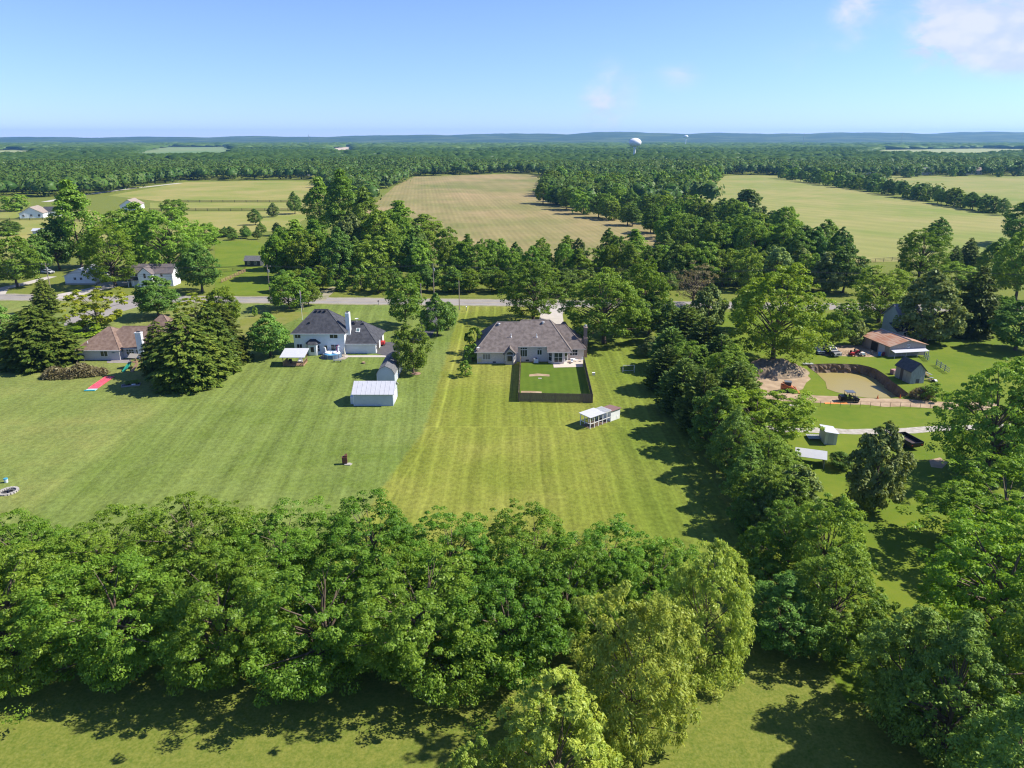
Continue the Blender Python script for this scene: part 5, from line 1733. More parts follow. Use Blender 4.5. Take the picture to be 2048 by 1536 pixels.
def far_house(bx, by, w, d, he, hp, label, roofm, rz=0.0, wallm=WHITE, nwin=3, axis='x'):
    X, Y = at(bx, by)
    t = thing('far_house', (X, Y, 0), label, 'house', 'houses beyond the fields', rz)
    if axis == 'x':
        MB().xprism([(0, 0), (d, 0), (d, he), (d / 2, hp), (0, he)], 0, w).build('wall', wallm, t)
        MB().poly([(-.5, -.5, he - .25), (w + .5, -.5, he - .25), (w + .5, d / 2, hp + .15), (-.5, d / 2, hp + .15)]).poly([(-.5, d / 2, hp + .15), (w + .5, d / 2, hp + .15), (w + .5, d + .5, he - .25), (-.5, d + .5, he - .25)]).build('roof', roofm, t, solid=.15)
    else:
        MB().yprism([(0, 0), (w, 0), (w, he), (w / 2, hp), (0, he)], 0, d).build('wall', wallm, t)
        MB().poly([(-.5, -.5, he - .25), (w / 2, -.5, hp + .15), (w / 2, d + .5, hp + .15), (-.5, d + .5, he - .25)]).poly([(w / 2, -.5, hp + .15), (w + .5, -.5, he - .25), (w + .5, d + .5, he - .25), (w / 2, d + .5, hp + .15)]).build('roof', roofm, t, solid=.15)
    for st in range(1 if he < 4 else 2):
        for i in range(nwin):
            window(t, w * (i + .5) / nwin, 0, 1.6 + 2.7 * st, 1.2, 1.4, 0, 2, 1)
    return t


SH_TAN = mat('shingle_tan', (.26, .21, .17), .95, (.30, .25, .21), 1)
far_house(40, 437, 13, 14, 3.2, 6.6, 'white far house with tan gable roof at the left edge', SH_TAN, .25, axis='y')
far_house(86, 433, 10, 9, 3.4, 5.6, 'white wing with dark roof beside the far left house', SH_DARK, .1)
far_house(241, 421, 11, 17, 3.6, 7.0, 'white far house with brown roof seen between tall trees', SH_TAN, .2, axis='y')
far_house(66, 470, 5, 4, 2.3, 3.0, 'small pale blue shed in the far left meadow', METAL_W, .1, mat('pale_blue', (.38, .46, .5), .7), 1)
far_house(590, 352, 18, 12, 5, 8.5, 'far cream house with reddish roof at the wood edge', mat('shingle_red', (.30, .17, .13), .9), -.3)
far_house(127, 380, 10, 9, 4.5, 7, 'far white house half hidden in the left wood', SH_GREY, .1)
far_house(1724, 350, 20, 11, 5.5, 8.5, 'far white house with brown roof at the field edge', SH_BROWN, .1)
far_house(1843, 350, 17, 11, 5.5, 9.5, 'far grey-white house among dark garden trees', SH_GREY, -.05, mat('far_grey_siding', (.42, .42, .42), .8))
far_house(1872, 344, 15, 11, 6, 10, 'far gabled house behind the grey-white one', SH_TAN, .1, axis='y')
far_house(1933, 349, 21, 11, 5.5, 9, 'far wide pale house nearest the right edge', SH_TAN, .0, mat('far_cream_siding', (.5, .48, .45), .8), 4)
far_house(1642, 352, 10, 10, 5, 9, 'far white gabled house behind the hedge start', SH_TAN, .2, axis='y')
far_house(1556, 346, 10, 9, 5, 8, 'far small white house at the end of the green field', SH_TAN, .2)

# --- grey house behind the barn
gh = thing('grey_house', (100.5, 172, 0), 'pale green-grey house half hidden behind trees at right', 'house', None, R(8))
GS = mat('grey_green_siding', (.40, .42, .38), .8, (.35, .37, .33), 1.5)
MB().xprism([(0, 0), (7, 0), (7, 4.6), (3.5, 7.6), (0, 4.6)], -4, 5.5).build('wall', GS, gh)
MB().poly([(-4.4, -.4, 4.3), (5.9, -.4, 4.3), (5.9, 3.5, 7.75), (-4.4, 3.5, 7.75)]).poly([(-4.4, 3.5, 7.75), (5.9, 3.5, 7.75), (5.9, 7.4, 4.3), (-4.4, 7.4, 4.3)]).build('roof', mat('shingle_pale', (.32, .31, .31), .9, (.27, .26, .26), 1), gh, solid=.15)
MB().box(-7, 5.5, -3.2, -.01, 0, 2.6).build('lower_wing', GS, gh)
MB().poly([(-7.3, -3.6, 2.45), (5.8, -3.6, 2.45), (5.8, -.02, 3.9), (-7.3, -.02, 3.9)]).build('lower_roof', SH_DARK, gh, solid=.14)
for x in (-5, -2, 1.4, 3.9):
    window(gh, x, -3.2, 1.5, .8, 1.2, 0, 1, 2)
window(gh, 2, 0, 4.3, .8, .6, 0, 1, 1)

# --- rusty roofed barn
b0 = at(1776.6, 714)
t = thing('barn', (b0[0], b0[1], 0), 'long low barn with rusty striped metal roof and faded walls', 'barn', None, R(10))
MB().yprism([(0, 0), (9.2, 0), (9.2, 2.55), (4.6, 3.75), (0, 2.55)], 0, 9.6).build('wall', BARNW, t)
MB().poly([(-.4, -.4, 2.5), (4.6, -.4, 3.85), (4.6, 10, 3.85), (-.4, 10, 2.5)]).poly([(4.6, -.4, 3.85), (9.6, -.4, 2.5), (9.6, 10, 2.5), (4.6, 10, 3.85)]).build('roof', RUST, t, solid=.07)
MB().cyl((4.6, -.42, 3.88), (4.6, 10.02, 3.88), .10, n=6).build('ridge_cap', STEEL, t)
MB().poly([(.2, -1.7, 1.45), (8.9, -1.7, 1.45), (8.9, -.02, 1.75), (.2, -.02, 1.75)]).build('lean_to_roof', METAL_W, t, solid=.06)
for x in (.3, 3.1, 6, 8.8):
    MB().box(x - .05, x + .05, -1.65, -1.55, 0, 1.4).build('lean_to_post', OLDWOOD, t)
MB().box(-.03, 0, 4.0, 6.3, .02, 2.1).build('doorway_shade_panel', mat('barn_shade', (.03, .028, .025), .9), t)  # dark panel on the solid wall, interior shade given as colour
MB().box(-.06, -.031, 1.5, 3.6, .05, 2.2).build('sliding_door', METAL_GREY, t)
window(t, 4.6, 0, 2.35, .6, .6, 0, 2, 2)

# --- leaning old wooden shed
o0 = at(1819, 768)
t = thing('old_shed', (o0[0], o0[1], 0), 'old grey board shed with dark roof beside the muddy pond', 'shed', None, R(9))
prof = [(0, 0), (3.1, 0), (3.1, 2.75), (1.55, 4.25), (0, 2.75)]
MB().yprism(prof, 0.03, 4.6).build('wall', mat('shed_inner_shade', (.09, .085, .08), .95), t)  # solid dark core: interior shade painted in, seen where boards are missing
bd = MB().box(0, .1, -.03, .029, 0, 2.8)
nb_ = 15
first = None
for i in range(nb_):
    x0, x1 = 3.1 * i / nb_, 3.1 * (i + 1) / nb_
    xm = (x0 + x1) / 2
    zt = 4.2 - abs(xm - 1.55) / 1.55 * 1.5
    zb = .95 if 6 <= i <= 9 else 0.03
    MB().box(x0 + .012, x1 - .012, -.02, .028, zb, zt).build('board', OLDWOOD, t)
for i in range(16):
    y0 = 4.6 * i / 16
    if 8 <= i <= 10:
        continue
    MB().box(-.03, -.001, y0 + .02, y0 + .27, .03, 2.72).build('board', OLDWOOD, t)
MB().poly([(-.35, -.25, 2.5), (1.55, -.25, 4.38), (1.55, 4.85, 4.38), (-.35, 4.85, 2.5)]).poly([(1.55, -.25, 4.38), (3.45, -.25, 2.5), (3.45, 4.85, 2.5), (1.55, 4.85, 4.38)]).build('roof', mat('old_dark_roof', (.065, .07, .075), .9, (.10, .10, .10), 2), t, solid=.08)

# --- small sheds below the gravel lane
w0 = at(1648, 889)
t = thing('small_shed', (w0[0], w0[1], 0), 'small white shed with bright metal roof by the gravel lane', 'shed', None, R(-6))
MB().yprism([(0, 0), (1.9, 0), (1.9, 1.9), (0, 2.15)], 0, 2.9).build('wall', mat('off_white_wall', (.48, .5, .46), .7), t)
MB().poly([(-.15, -.2, 2.3), (2.1, -.2, 2.0), (2.1, 3.1, 2.0), (-.15, 3.1, 2.3)]).build('roof', METAL_W, t, solid=.06)
panel_door(t, .95, 0, .05, .9, 1.75, 0, mat('dull_door', (.36, .38, .36), .7), 'door', False)
sh = at(1590, 930)
t = thing('metal_roof_shelter', (sh[0], sh[1], 0), 'low shelter with bright ridged metal roof below the small white shed', 'shelter', None, R(-20))
for x in (.1, 4.0):
    for y in (.1, 2.8):
        MB().box(x - .05, x + .05, y - .05, y + .05, 0, 1.7).build('post', OLDWOOD, t)
MB().poly([(-.2, -.2, 1.6), (4.3, -.2, 1.6), (4.3, 1.45, 2.35), (-.2, 1.45, 2.35)]).poly([(-.2, 1.45, 2.35), (4.3, 1.45, 2.35), (4.3, 3.1, 1.6), (-.2, 3.1, 1.6)]).build('roof', METAL_W, t, solid=.06)
MB().box(3.95, 4.0, .16, 2.74, .1, 1.6).build('side_panel', mat('tan_panel', (.34, .29, .21), .9), t)
MB().box(.2, .26, .16, 2.74, .1, 1.2).build('side_panel', mat('blue_tarp', (.1, .4, .55), .7), t)
pl = at(1618, 877)
t = thing('wooden_deck', (pl[0], pl[1], 0), 'low weathered wooden platform beside the small white shed', 'deck', None, R(-6))
for i in range(9):
    MB().box(-.3 + .30 * i, -.03 + .30 * i, -.8, 1.1, .28, .34).build('plank', OLDWOOD, t)
for x in (-.2, 2.2):
    for y in (-.6, .9):
        MB().box(x, x + .1, y, y + .1, 0, .28).build('leg', OLDWOOD, t)

# --- chicken coop with a covered run
c0 = at(1180, 858)
c1 = at(1213, 846)
ang = math.atan2(c1[1] - c0[1], c1[0] - c0[0])
t = thing('chicken_coop', (c0[0], c0[1], 0), 'white framed chicken run with white roof and attached hutch', 'chicken coop', None, ang)
LX = 5.2
for i in range(6):
    x = LX * i / 5
    for y in (0, 2.3):
        MB().box(x - .05, x + .05, y - .05, y + .05, 0, 2.1).build('post', TRIM, t)
for y in (0, 2.3):
    MB().box(.05, LX - .05, y - .045, y + .045, 2.02, 2.11).box(.05, LX - .05, y - .04, y + .04, .85, .93).build('rail', TRIM, t)
for x in (0, LX):
    MB().box(x - .04, x + .04, .06, 2.24, 2.0, 2.1).box(x - .04, x + .04, .06, 2.24, .85, .93).build('rail', TRIM, t)
MB().poly([(-.25, -.25, 2.16), (3.5, -.25, 2.16), (3.5, 2.55, 2.3), (-.25, 2.55, 2.3)]).build('roof', METAL_W, t, solid=.06)
for i in range(8):
    MB().box(3.62 + .22 * i, 3.68 + .22 * i, -.05, 2.35, 2.12, 2.2).build('slat', TRIM, t)
MB().xprism([(0, 0), (2.4, 0), (2.4, 1.75), (0, 1.95)], LX + .1, LX + 2.4).build('hutch', WHITE, t)
MB().poly([(LX - .05, -.2, 2.0), (LX + 2.6, -.2, 2.0), (LX + 2.6, 2.6, 1.8), (LX - .05, 2.6, 1.8)]).build('hutch_roof', mat('red_brown_felt', (.20, .12, .11), .9), t, solid=.06)
MB().box(LX + 1.6, LX + 2.0, -.03, 0, .2, .7).build('hatch', TRIM, t)
MB().poly([(.05, .05, .012), (LX - .05, .05, .012), (LX - .05, 2.25, .012), (.05, 2.25, .012)]).build('litter_floor', M_MUD, t)
hb_ = thing('hay_feeder', (c0[0] + .7, c0[1] + 1.2, .02), 'brown feed box inside the chicken run', 'feed box')
MB().box(-.3, .3, -.25, .25, 0, .5).box(-.34, .34, -.29, .29, .5, .55).build('box', DECKW, hb_)

# ---------------------------------------------------------------- utility poles and wires
POLES = [(-146, 222.3), (-75.4, 218.5), (-24.6, 221.0), (28, 214.5)]
POLE_LAB = ['leaning wooden utility pole at the far left driveway', 'wooden utility pole with transformer behind the white house', 'utility pole left of the spreading roadside tree',
            'utility pole behind the large dense tree']
PH = 10.2
for i, (x, y) in enumerate(POLES):
    t = thing('utility_pole', (x, y, 0), POLE_LAB[i], 'utility pole', 'utility poles along the road')
    MB().cyl((0, 0, -.1), (0, 0, PH), .17, .11, 8).build('pole', POLEW, t)
    ca = MB().rbox(0, -.14, PH - .55, .12, 2.3, .12, rz=R(90)).build('crossarm', POLEW, t)
    for dx in (-1.0, 0, 1.0):
        MB().cyl((dx, -.14, PH - .5), (dx, -.14, PH - .28), .05, .03, 6).build('insulator', TRIM, ca)
    if i in (0, 1, 2):
        MB().cyl((.32, 0, PH - 2.4), (.32, 0, PH - 1.5), .22, n=10).build('transformer', STEEL, t)
SHORT = [(at(919, 620), 8.6, 'short bare service pole beside the road in front of the belt'), (at(843, 610), 6.5, 'thin pole by the road left of the pale green tree'), (at(606, 620), 3.4, 'stub pole beside the bushy roadside tree')]
for (p, h, lab) in SHORT:
    t = thing('service_pole', (p[0], p[1], 0), lab, 'utility pole', 'service poles')
    MB().cyl((0, 0, -.1), (0, 0, h), .15, .11, 8).build('pole', POLEW, t)
    MB().cyl((0, 0, h - .5), (.3, 0, h - .35), .04, n=6).build('bracket', STEEL, t)
fpx = at(605, 640)
t = thing('flagpole', (fpx[0], fpx[1], 0), 'white flagpole behind the white two-storey house', 'flagpole')
MB().cyl((0, 0, 0), (0, 0, 8.2), .06, .035, 7).build('pole', TRIM, t)
fx = MB()
for k in range(5):
    fx.poly([(.04 + .05 * k, .02 * k, 7.9 - .0), (.04 + .05 * (k + 1), .02 * (k + 1), 7.9), (.04 + .05 * (k + 1), -.03 + .02 * k, 5.9), (.04 + .05 * k, .02 * k, 5.9)])
fx.build('flag', mat('flag_cloth', (.35, .1, .12), .8, (.6, .58, .6), 2.0, stretch=(.2, .2, 3)), t)
WIRE = mat('wire', (.03, .03, .03), .6)
lines = [(-1.0, PH - .3, .9), (0, PH - .3, 1.0), (1.0, PH - .3, .95), (.15, PH - 2.6, .8), (.2, PH - 3.0, 1.0)]
WLAB = ['overhead power wire on the left side of the crossarms', 'overhead power wire on the middle insulators', 'overhead power wire on the right side of the crossarms', 'telephone wire under the power wires, upper of two', 'telephone wire under the power wires, lower of two']
ext = [(-290, 230.5), (-215, 226.5)] + POLES + [(78, 212.0), (130, 209.0), (190, 206), (260, 202)]
for (dx, z, sag), lab in zip(lines, WLAB):
    b = MB()
    for (x0, y0), (x1, y1) in zip(ext[:-1], ext[1:]):
        K = 8
        pr = None
        for k in range(K + 1):
            u = k / K
            p = Vector((x0 + (x1 - x0) * u, y0 + (y1 - y0) * u - .14 + dx * .9, z - sag * 4 * u * (1 - u)))
            if pr is not None:
                b.cyl(pr, p, .035, n=4, caps=False)
            pr = p
    o = b.build('overhead_wire', WIRE)
    tag(o, lab, 'wire', 'overhead wires along the road')

# ---------------------------------------------------------------- water towers
def water_tower(X, Y, ztop, rad, label):
    t = thing('water_tower', (X, Y, 0), label, 'water tower', 'water towers')
    hgt = rad * 1.35
    zc = ztop - hgt / 2
    prof = [(rad * math.cos(a), zc + hgt / 2 * math.sin(a)) for a in np.linspace(-math.pi / 2 + .22, math.pi / 2 - .02, 14)]
    wm = mat('tower_white', (.78, .79, .8), .45)
    MB().lathe(prof, 28).build('tank', wm, t, smooth=True)
    MB().lathe([(rad * .42, 0), (rad * .2, 8), (rad * .17, zc - hgt * .62), (rad * .30, zc - hgt * .46)], 18).build('pedestal', wm, t, smooth=True)


water_tower(236, 1440, 47.0, 12.2, 'large white bulb water tower above the far woods')
water_tower(930, 4020, 62, 11.5, 'small distant white water tower near the hills')
for (bx, Y, ztop, lab) in ((620, 3000, 62, 'thin lattice mast left of the tan clearing'), (1605, 3600, 68, 'thin lattice mast against the hills near the right'), (1800, 3600, 68, 'thin lattice mast farthest right against the hills')):
    X = (bx - CX) / ppm(Y)
    t = thing('radio_mast', (X, Y, 0), lab, 'mast', 'distant masts')
    for s in (-1.4, 1.4):
        MB().cyl((s, 0, 0), (s * .25, 0, ztop), .5, .35, 5).build('leg', STEEL, t)
    MB().cyl((-3.5, 0, ztop * .86), (3.5, 0, ztop * .86), .35, n=5).build('arm', STEEL, t)

# ---------------------------------------------------------------- fences
def rail_fence(name, pts, label, h=1.3, rails=(.35, .75, 1.15), step=3.0, m=BLACKP, r=.05, px=True, cat='fence', group='paddock fences', wire=False):
    P = [Vector(at(*p)) if px else Vector(p) for p in pts]
    t = thing(name, (P[0].x, P[0].y, 0), label, cat, group)
    O = P[0]
    for a, b in zip(P[:-1], P[1:]):
        L = (b - a).length
        k = max(1, round(L / step))
        for i in range(k):
            q = a.lerp(b, i / k) - O
            MB().box(-r, r, -r, r, 0, h).build('post', m, t, loc=(q.x, q.y, 0))
        ang = math.atan2((b - a).y, (b - a).x)
        for z in rails:
            rr_ = .012 if wire else r * .9
            o = MB().box(0, L, -.02, .02, z - rr_, z + rr_).build('rail', m, t, loc=(a.x - O.x, a.y - O.y, 0))
            o.rotation_euler = (0, 0, ang)
    return t


rail_fence('paddock_fence', [(330, 404.6), (655, 404.6)], 'dark rail fence between the two upper paddocks', step=9, h=1.8, r=.12, rails=(.5, 1.0, 1.55))
rail_fence('paddock_fence', [(300, 422), (645, 422)], 'dark rail fence along the lowest paddock', step=8, h=1.8, r=.12, rails=(.5, 1.0, 1.55))
rail_fence('paddock_fence', [(0, 441), (60, 441), (110, 438), (180, 446)], 'dark rail fence by the far left white house', step=6, h=1.6, r=.1)
rail_fence('split_rail_fence', [(443, 566), (470, 554), (492, 544)], 'pale split rail fence running towards the black shed', m=DECKW, step=4, h=1.4, r=.08)
rail_fence('paddock_fence', [(440, 546), (492, 541)], 'dark rail fence behind the pale split rail fence', step=4)
rail_fence('paddock_fence', [(355, 563), (392, 563)], 'dark rail fence right of the farmhouse', step=3)
rail_fence('field_fence', [(1690, 529), (1750, 525), (1800, 521)], 'thin dark wire fence along the green field', step=5, h=1.6, r=.06, rails=(.5, 1.0, 1.5))
rail_fence('field_fence', [(1688, 533), (1730, 552)], 'thin wire fence leading down from the green field corner', step=4, h=1.4, r=.05)
rail_fence('board_fence', [(1848, 714), (1858, 724)], 'short dark board fence beside the barn', m=OLDWOOD, step=1.2, h=1.4, r=.07)
rail_fence('board_fence', [(1872, 731), (1898, 748)], 'dark board fence below the barn lawn', m=OLDWOOD, step=2, h=1.4, r=.07)
rail_fence('barrier_fence', [(1566, 812), (1640, 813), (1740, 815), (1880, 817)], 'thin stake and mesh fence along the dirt track', m=mat('fence_stake', (.16, .14, .08), .9), step=1.9, h=1.15, r=.025, rails=(1.1,), wire=True, group='fences near the pond')
oo = at(1672, 808)
o = MB()
for k in range(12):
    o.poly([(-2 + k * .35, .08 * math.sin(k), .03), (-2 + (k + 1) * .35, .08 * math.sin(k + 1), .03), (-2 + (k + 1) * .35, .5 + .1 * math.sin(k + 1), .12), (-2 + k * .35, .5 + .1 * math.sin(k), .12)])
o = o.build('safety_netting', mat('orange_mesh', (.62, .22, .05), .8), loc=(oo[0], oo[1], 0), solid=.02)
tag(o, 'crumpled strip of orange safety netting by the mesh fence', 'netting')

# ---------------------------------------------------------------- vehicles
def wheel(parent, x, y, r, w):
    o = MB().cyl((-w / 2, 0, 0), (w / 2, 0, 0), r, n=16).build('wheel', RUBBER, parent, loc=(x, y, r))
    MB().cyl((-w / 2 - .01, 0, 0), (w / 2 + .01, 0, 0), r * .6, n=12).build('rim', STEEL, o)
    return o


def car(X, Y, rz, label, paint, pickup=False):
    t = thing('pickup_truck' if pickup else 'parked_car', (X, Y, .016), label, 'pickup truck' if pickup else 'car', 'vehicles parked by the barn', rz)
    L, W = (5.6, 1.95) if pickup else (4.6, 1.8)
    f = -L / 2          # front towards -y
    if pickup:
        low = [(f, .45), (f + .1, .95), (f + .25, 1.08), (f + 1.5, 1.15), (f + 1.5, .45)]
        body = [(f, .42), (f + .04, .95), (f + .3, 1.12), (f + 1.55, 1.2), (f + 3.6, 1.2), (L / 2, 1.2), (L / 2, .5)]
        cab = [(f + 1.4, 1.2), (f + 2.1, 1.82), (f + 3.4, 1.85), (f + 3.65, 1.2)]
    else:
        body = [(f, .4), (f + .03, .75), (f + .25, .88), (f + 1.2, .98), (L / 2 - .2, 1.0), (L / 2, .85), (L / 2, .45)]
        cab = [(f + 1.05, .96), (f + 1.75, 1.45), (f + 3.3, 1.5), (L / 2 - .15, .98)]
    MB().xprism(body, -W / 2, W / 2).build('body', paint, t)
    if pickup:
        MB().box(-W / 2 + .12, W / 2 - .12, f + 3.75, L / 2 - .1, 1.2, 1.215).build('bed', BLACKP, t)
    ym = sum(p[0] for p in cab) / 4
    MB().xprism(cab, -W / 2 + .1, W / 2 - .1).build('cabin', paint, t)
    # glass proud of the cabin
    a, b_ = cab[0], cab[1]
    dn = Vector((-(b_[1] - a[1]), (b_[0] - a[0]))).normalized() * .02
    MB().poly([(-W / 2 + .2, a[0] + .06 + dn.x, a[1] + .05 + dn.y), (W / 2 - .2, a[0] + .06 + dn.x, a[1] + .05 + dn.y), (W / 2 - .25, b_[0] - .05 + dn.x, b_[1] - .05 + dn.y), (-W / 2 + .25, b_[0] - .05 + dn.x, b_[1] - .05 + dn.y)]).build('windscreen', GLASS, t)
    for s in (-1, 1):
        x = s * (W / 2 - .085)
        pts = [(x, cab[0][0] + .25, cab[0][1] + .07), (x, cab[3][0] - .2, cab[3][1] + .07), (x, cab[2][0] - .05, cab[2][1] - .08), (x, cab[1][0] + .1, cab[1][1] - .08)]
        MB().poly(pts if s > 0 else pts[::-1]).build('side_window', GLASS, t)
        MB().box(s * .62 - .2, s * .62 + .2, f - .01, f + .08, .7, .86).build('headlight', TRIM, t)
        wheel(t, s * (W / 2 - .1), f + .95, .36 if pickup else .32, .24)
        wheel(t, s * (W / 2 - .1), L / 2 - 1.05, .36 if pickup else .32, .24)
        MB().box(s * (W / 2 + .1) - .1, s * (W / 2 + .1) + .1, cab[0][0] + .35, cab[0][0] + .5, cab[0][1] + .05, cab[0][1] + .2).build('mirror', BLACKP, t)
    MB().box(-.5, .5, f - .015, f + .05, .5, .75).build('grille', DARKM, t)
    MB().box(-W / 2, W / 2, f - .06, f + .1, .36, .5).build('bumper', STEEL, t)
    return t


cx_, cy_ = at(1640, 710)
car(cx_, cy_ + 2.2, R(6), 'dark blue-grey car parked left of the pickup truck', mat('blue_grey_paint', (.03, .05, .08), .35, spec=.4))
cx_, cy_ = at(1673, 715)
car(cx_ - .4, cy_ + 2.7, R(14), 'grey pickup truck parked by the barn yard', mat('grey_paint', (.05, .053, .06), .35, spec=.4), True)
cx_, cy_ = at(78 + 35, 547)
car(cx_ - 3, cy_, R(70), 'silver car on the driveway across the road at left', mat('silver_paint', (.45, .46, .47), .3, spec=.6))

ux, uy = at(1697, 803)
t = thing('utility_vehicle', (ux, uy, .016), 'black four-seat side-by-side vehicle parked on the dirt track', 'utility vehicle', None, R(-4))
MB().yprism([(-1.75, .4), (1.6, .4), (1.75, .75), (1.1, 1.0), (.6, .72), (-.7, .72), (-.75, 1.05), (-1.8, 1.05)], -.72, .72).build('body', BLACKP, t)
MB().box(-1.75, -.8, -.65, .65, 1.055, 1.2).build('cargo_bed', DARKM, t)
for x, dx in ((-.72, 0), (.15, 0), (.95, -.25)):
    for s in (-.66, .66):
        MB().cyl((x, s, .75), (x + dx, s * .95, 1.95), .035, n=6).build('roll_bar', BLACKP, t)
MB().box(-.8, .8, -.72, .72, 1.95, 2.02).build('roof', mat('grey_roof_panel', (.12, .13, .15), .4), t)
for x in (-.45, .35):
    for s in (-.35, .35):
        MB().box(x - .25, x + .2, s - .25, s + .25, .72, .9).box(x - .3, x - .2, s - .25, s + .25, .9, 1.4).build('seat', mat('olive_seat', (.16, .18, .02), .7), t)
for x in (-1.25, 1.2):
    for s in (-.72, .72):
        o = MB().cyl((0, -.15, 0), (0, .15, 0), .36, n=14).build('wheel', RUBBER, t, loc=(x, s, .36))
        MB().cyl((0, -.16, 0), (0, .16, 0), .17, n=10).build('rim', DARKM, o)

lx, ly = at(1575, 783)
t = thing('skid_loader', (lx, ly, .02), 'orange compact track loader beside the dirt mound', 'loader', None, R(-12))
MB().yprism([(-1.3, .45), (.9, .45), (.95, 1.0), (.5, 1.25), (-1.3, 1.45)], -.6, .6).build('body', ORANGE, t)
MB().box(-.7, .45, -.5, .5, 1.25, 2.0).build('cab', DARKM, t)
MB().box(-.8, .55, -.58, .58, 2.0, 2.08).build('canopy', mat('grey_roof_panel', (.12, .13, .15), .4), t)
for s in (-.78, .78):
    MB().yprism([(-1.2, .1), (-1.0, 0), (.9, 0), (1.1, .15), (1.1, .45), (.9, .6), (-1.0, .6), (-1.2, .45)], s - .17, s + .17).build('track', RUBBER, t)
    MB().rbox(.25, s * .95, 1.15, 2.7, .14, .2, ry=R(22)).build('lift_arm', ORANGE, t)
MB().yprism([(1.4, .05), (2.2, .0), (2.25, .08), (1.55, .2), (1.5, .8), (1.4, .8)], -.85, .85).build('bucket', ORANGE, t)

dx_, dy_ = at(1832, 902)
t = thing('dump_trailer', (dx_, dy_, 0), 'black open dump trailer parked beside the silvery tree', 'trailer', None, R(12))
b = MB().box(-1.15, 1.15, 0, 4.2, .75, .85).box(-1.2, -1.1, 0, 4.2, .85, 1.5).box(1.1, 1.2, 0, 4.2, .85, 1.5).box(-1.1, 1.1, 4.1, 4.2, .85, 1.5).box(-1.1, 1.1, 0, .1, .85, 1.4)
b.build('bed', BLACKP, t)
MB().box(-1.05, 1.05, .12, 4.08, .851, .95).build('load', mat('dark_soil_load', (.10, .075, .07), .95, (.06, .045, .045), 3, bump=.8), t)
MB().box(-.8, .8, .2, 5.3, .55, .7).box(-.06, .06, 5.3, 6.4, .5, .62).build('chassis', DARKM, t)
for y in (1.5, 2.5):
    for s in (-1.32, 1.32):
        wheel(t, s, y, .38, .22)
for s in (-1, 1):
    MB().box(s * 1.32 - .15, s * 1.32 + .15, 1.0, 3.0, .82, .88).build('mudguard', BLACKP, t)
    MB().box(s * .9 - .1, s * .9 + .1, -.03, -.001, .95, 1.05).build('tail_light', REDP, t)

# ---------------------------------------------------------------- dirt mound by the pond
rng = random.Random(9)
mb = MB()
NX, NY = 60, 44
m0 = at(1562, 752)
from mathutils import noise as mnoise
for j in range(NY + 1):
    for i in range(NX + 1):
        u, v = i / NX * 2 - 1, j / NY * 2 - 1
        x, y = u * 7.0, v * 5.5
        e = max(0, 1 - (u * u + v * v))
        z = 1.9 * e ** .8 * (1 + .45 * math.sin(x * .8 + .5) * math.cos(y * .7)) + e ** .5 * .45 * mnoise.noise(Vector((x * .7, y * .7, 1))) + .42 * e ** .5 * mnoise.noise(Vector((x * 1.7, y * 1.7, 4))) + .16 * e ** .5 * mnoise.noise(Vector((x * 4, y * 4, 7)))
        mb.v.append((x, y, z + .02 if e > 0 else -.05))
for j in range(NY):
    for i in range(NX):
        p = j * (NX + 1) + i
        mb.f.append((p, p + 1, p + NX + 2, p + NX + 1))
o = mb.build('dirt_mound', mat('mound_dirt', (.30, .23, .155), .95, (.19, .145, .09), .8, detail=8, bump=.8, bscale=3), loc=(m0[0], m0[1] + 3.5, 0))
tag(o, 'heap of excavated brown earth left of the muddy pond', 'dirt mound')

# ---------------------------------------------------------------- left yard odds and ends
bx0 = at(150, 752)
o = thing('brush_pile', (bx0[0], bx0[1], 0), 'long brown heap of cut branches on the left lawn', 'brush pile', None, R(14))
g = np.random.default_rng(4)
N = 5200
u = g.uniform(-1, 1, N)
rad = np.sqrt(np.clip(1 - u ** 2, 0, 1)) ** .7
a = g.uniform(0, np.pi, N)
rr = g.uniform(.35, 1, N)
P = np.stack([u * 6.2, np.cos(a) * 2.5 * rad * rr, np.sin(a) * 2.2 * rad * rr * (1 + .25 * np.sin(u * 7)) + .1], 1)
T = unit(g.normal(size=(N, 3)) + np.array([.3, 0, .25]))
Bv = unit(np.cross(T, g.normal(size=(N, 3))))
s = g.uniform(.15, .42, N)
me = quads_mesh('dry_leaves', P, T * s[:, None], Bv * (s * .4)[:, None], MATS['leaf_brown'])
c = bpy.data.objects.new('dry_leaves', me); COL.objects.link(c); c.parent = o
bb = MB()
for k in range(140):
    i = g.integers(0, N)
    p = Vector(P[i]); d = Vector(T[i]) * g.uniform(.5, 1.3)
    bb.cyl(p - d, p + d, .03, .015, 4, caps=False)
bb.build('branches', MATS['bark'], o)

sl0, sl1 = Vector(at(181, 781)), Vector(at(220, 754))
dirv = (sl1 - sl0)
t = thing('slip_slide', (sl0.x, sl0.y, 0), 'long red water slide mat lying on the left lawn', 'water slide', None, math.atan2(dirv.y, dirv.x) - math.pi / 2)
L = dirv.length
RM = mat('red_vinyl', (.52, .06, .08), .3, (.62, .12, .15), 1.5)
MB().box(-.9, .9, .9, L, .02, .05).build('mat', RM, t)
for s in (-.9, .9):
    MB().cyl((s, .9, .1), (s, L, .1), .09, n=8).build('side_tube', RM, t)
MB().cyl((-.9, L - .1, .1), (.9, L - .1, .1), .09, n=8).build('end_tube', RM, t)
MB().box(-1.0, 1.0, -.3, .9, .02, .06).build('splash_pool', mat('aqua_vinyl', (.25, .55, .58), .3, (.6, .7, .7), 2), t)
MB().cyl((-1.0, -.3, .12), (1.0, -.3, .12), .13, n=8).build('bumper', mat('aqua_dark', (.05, .35, .42), .3), t)

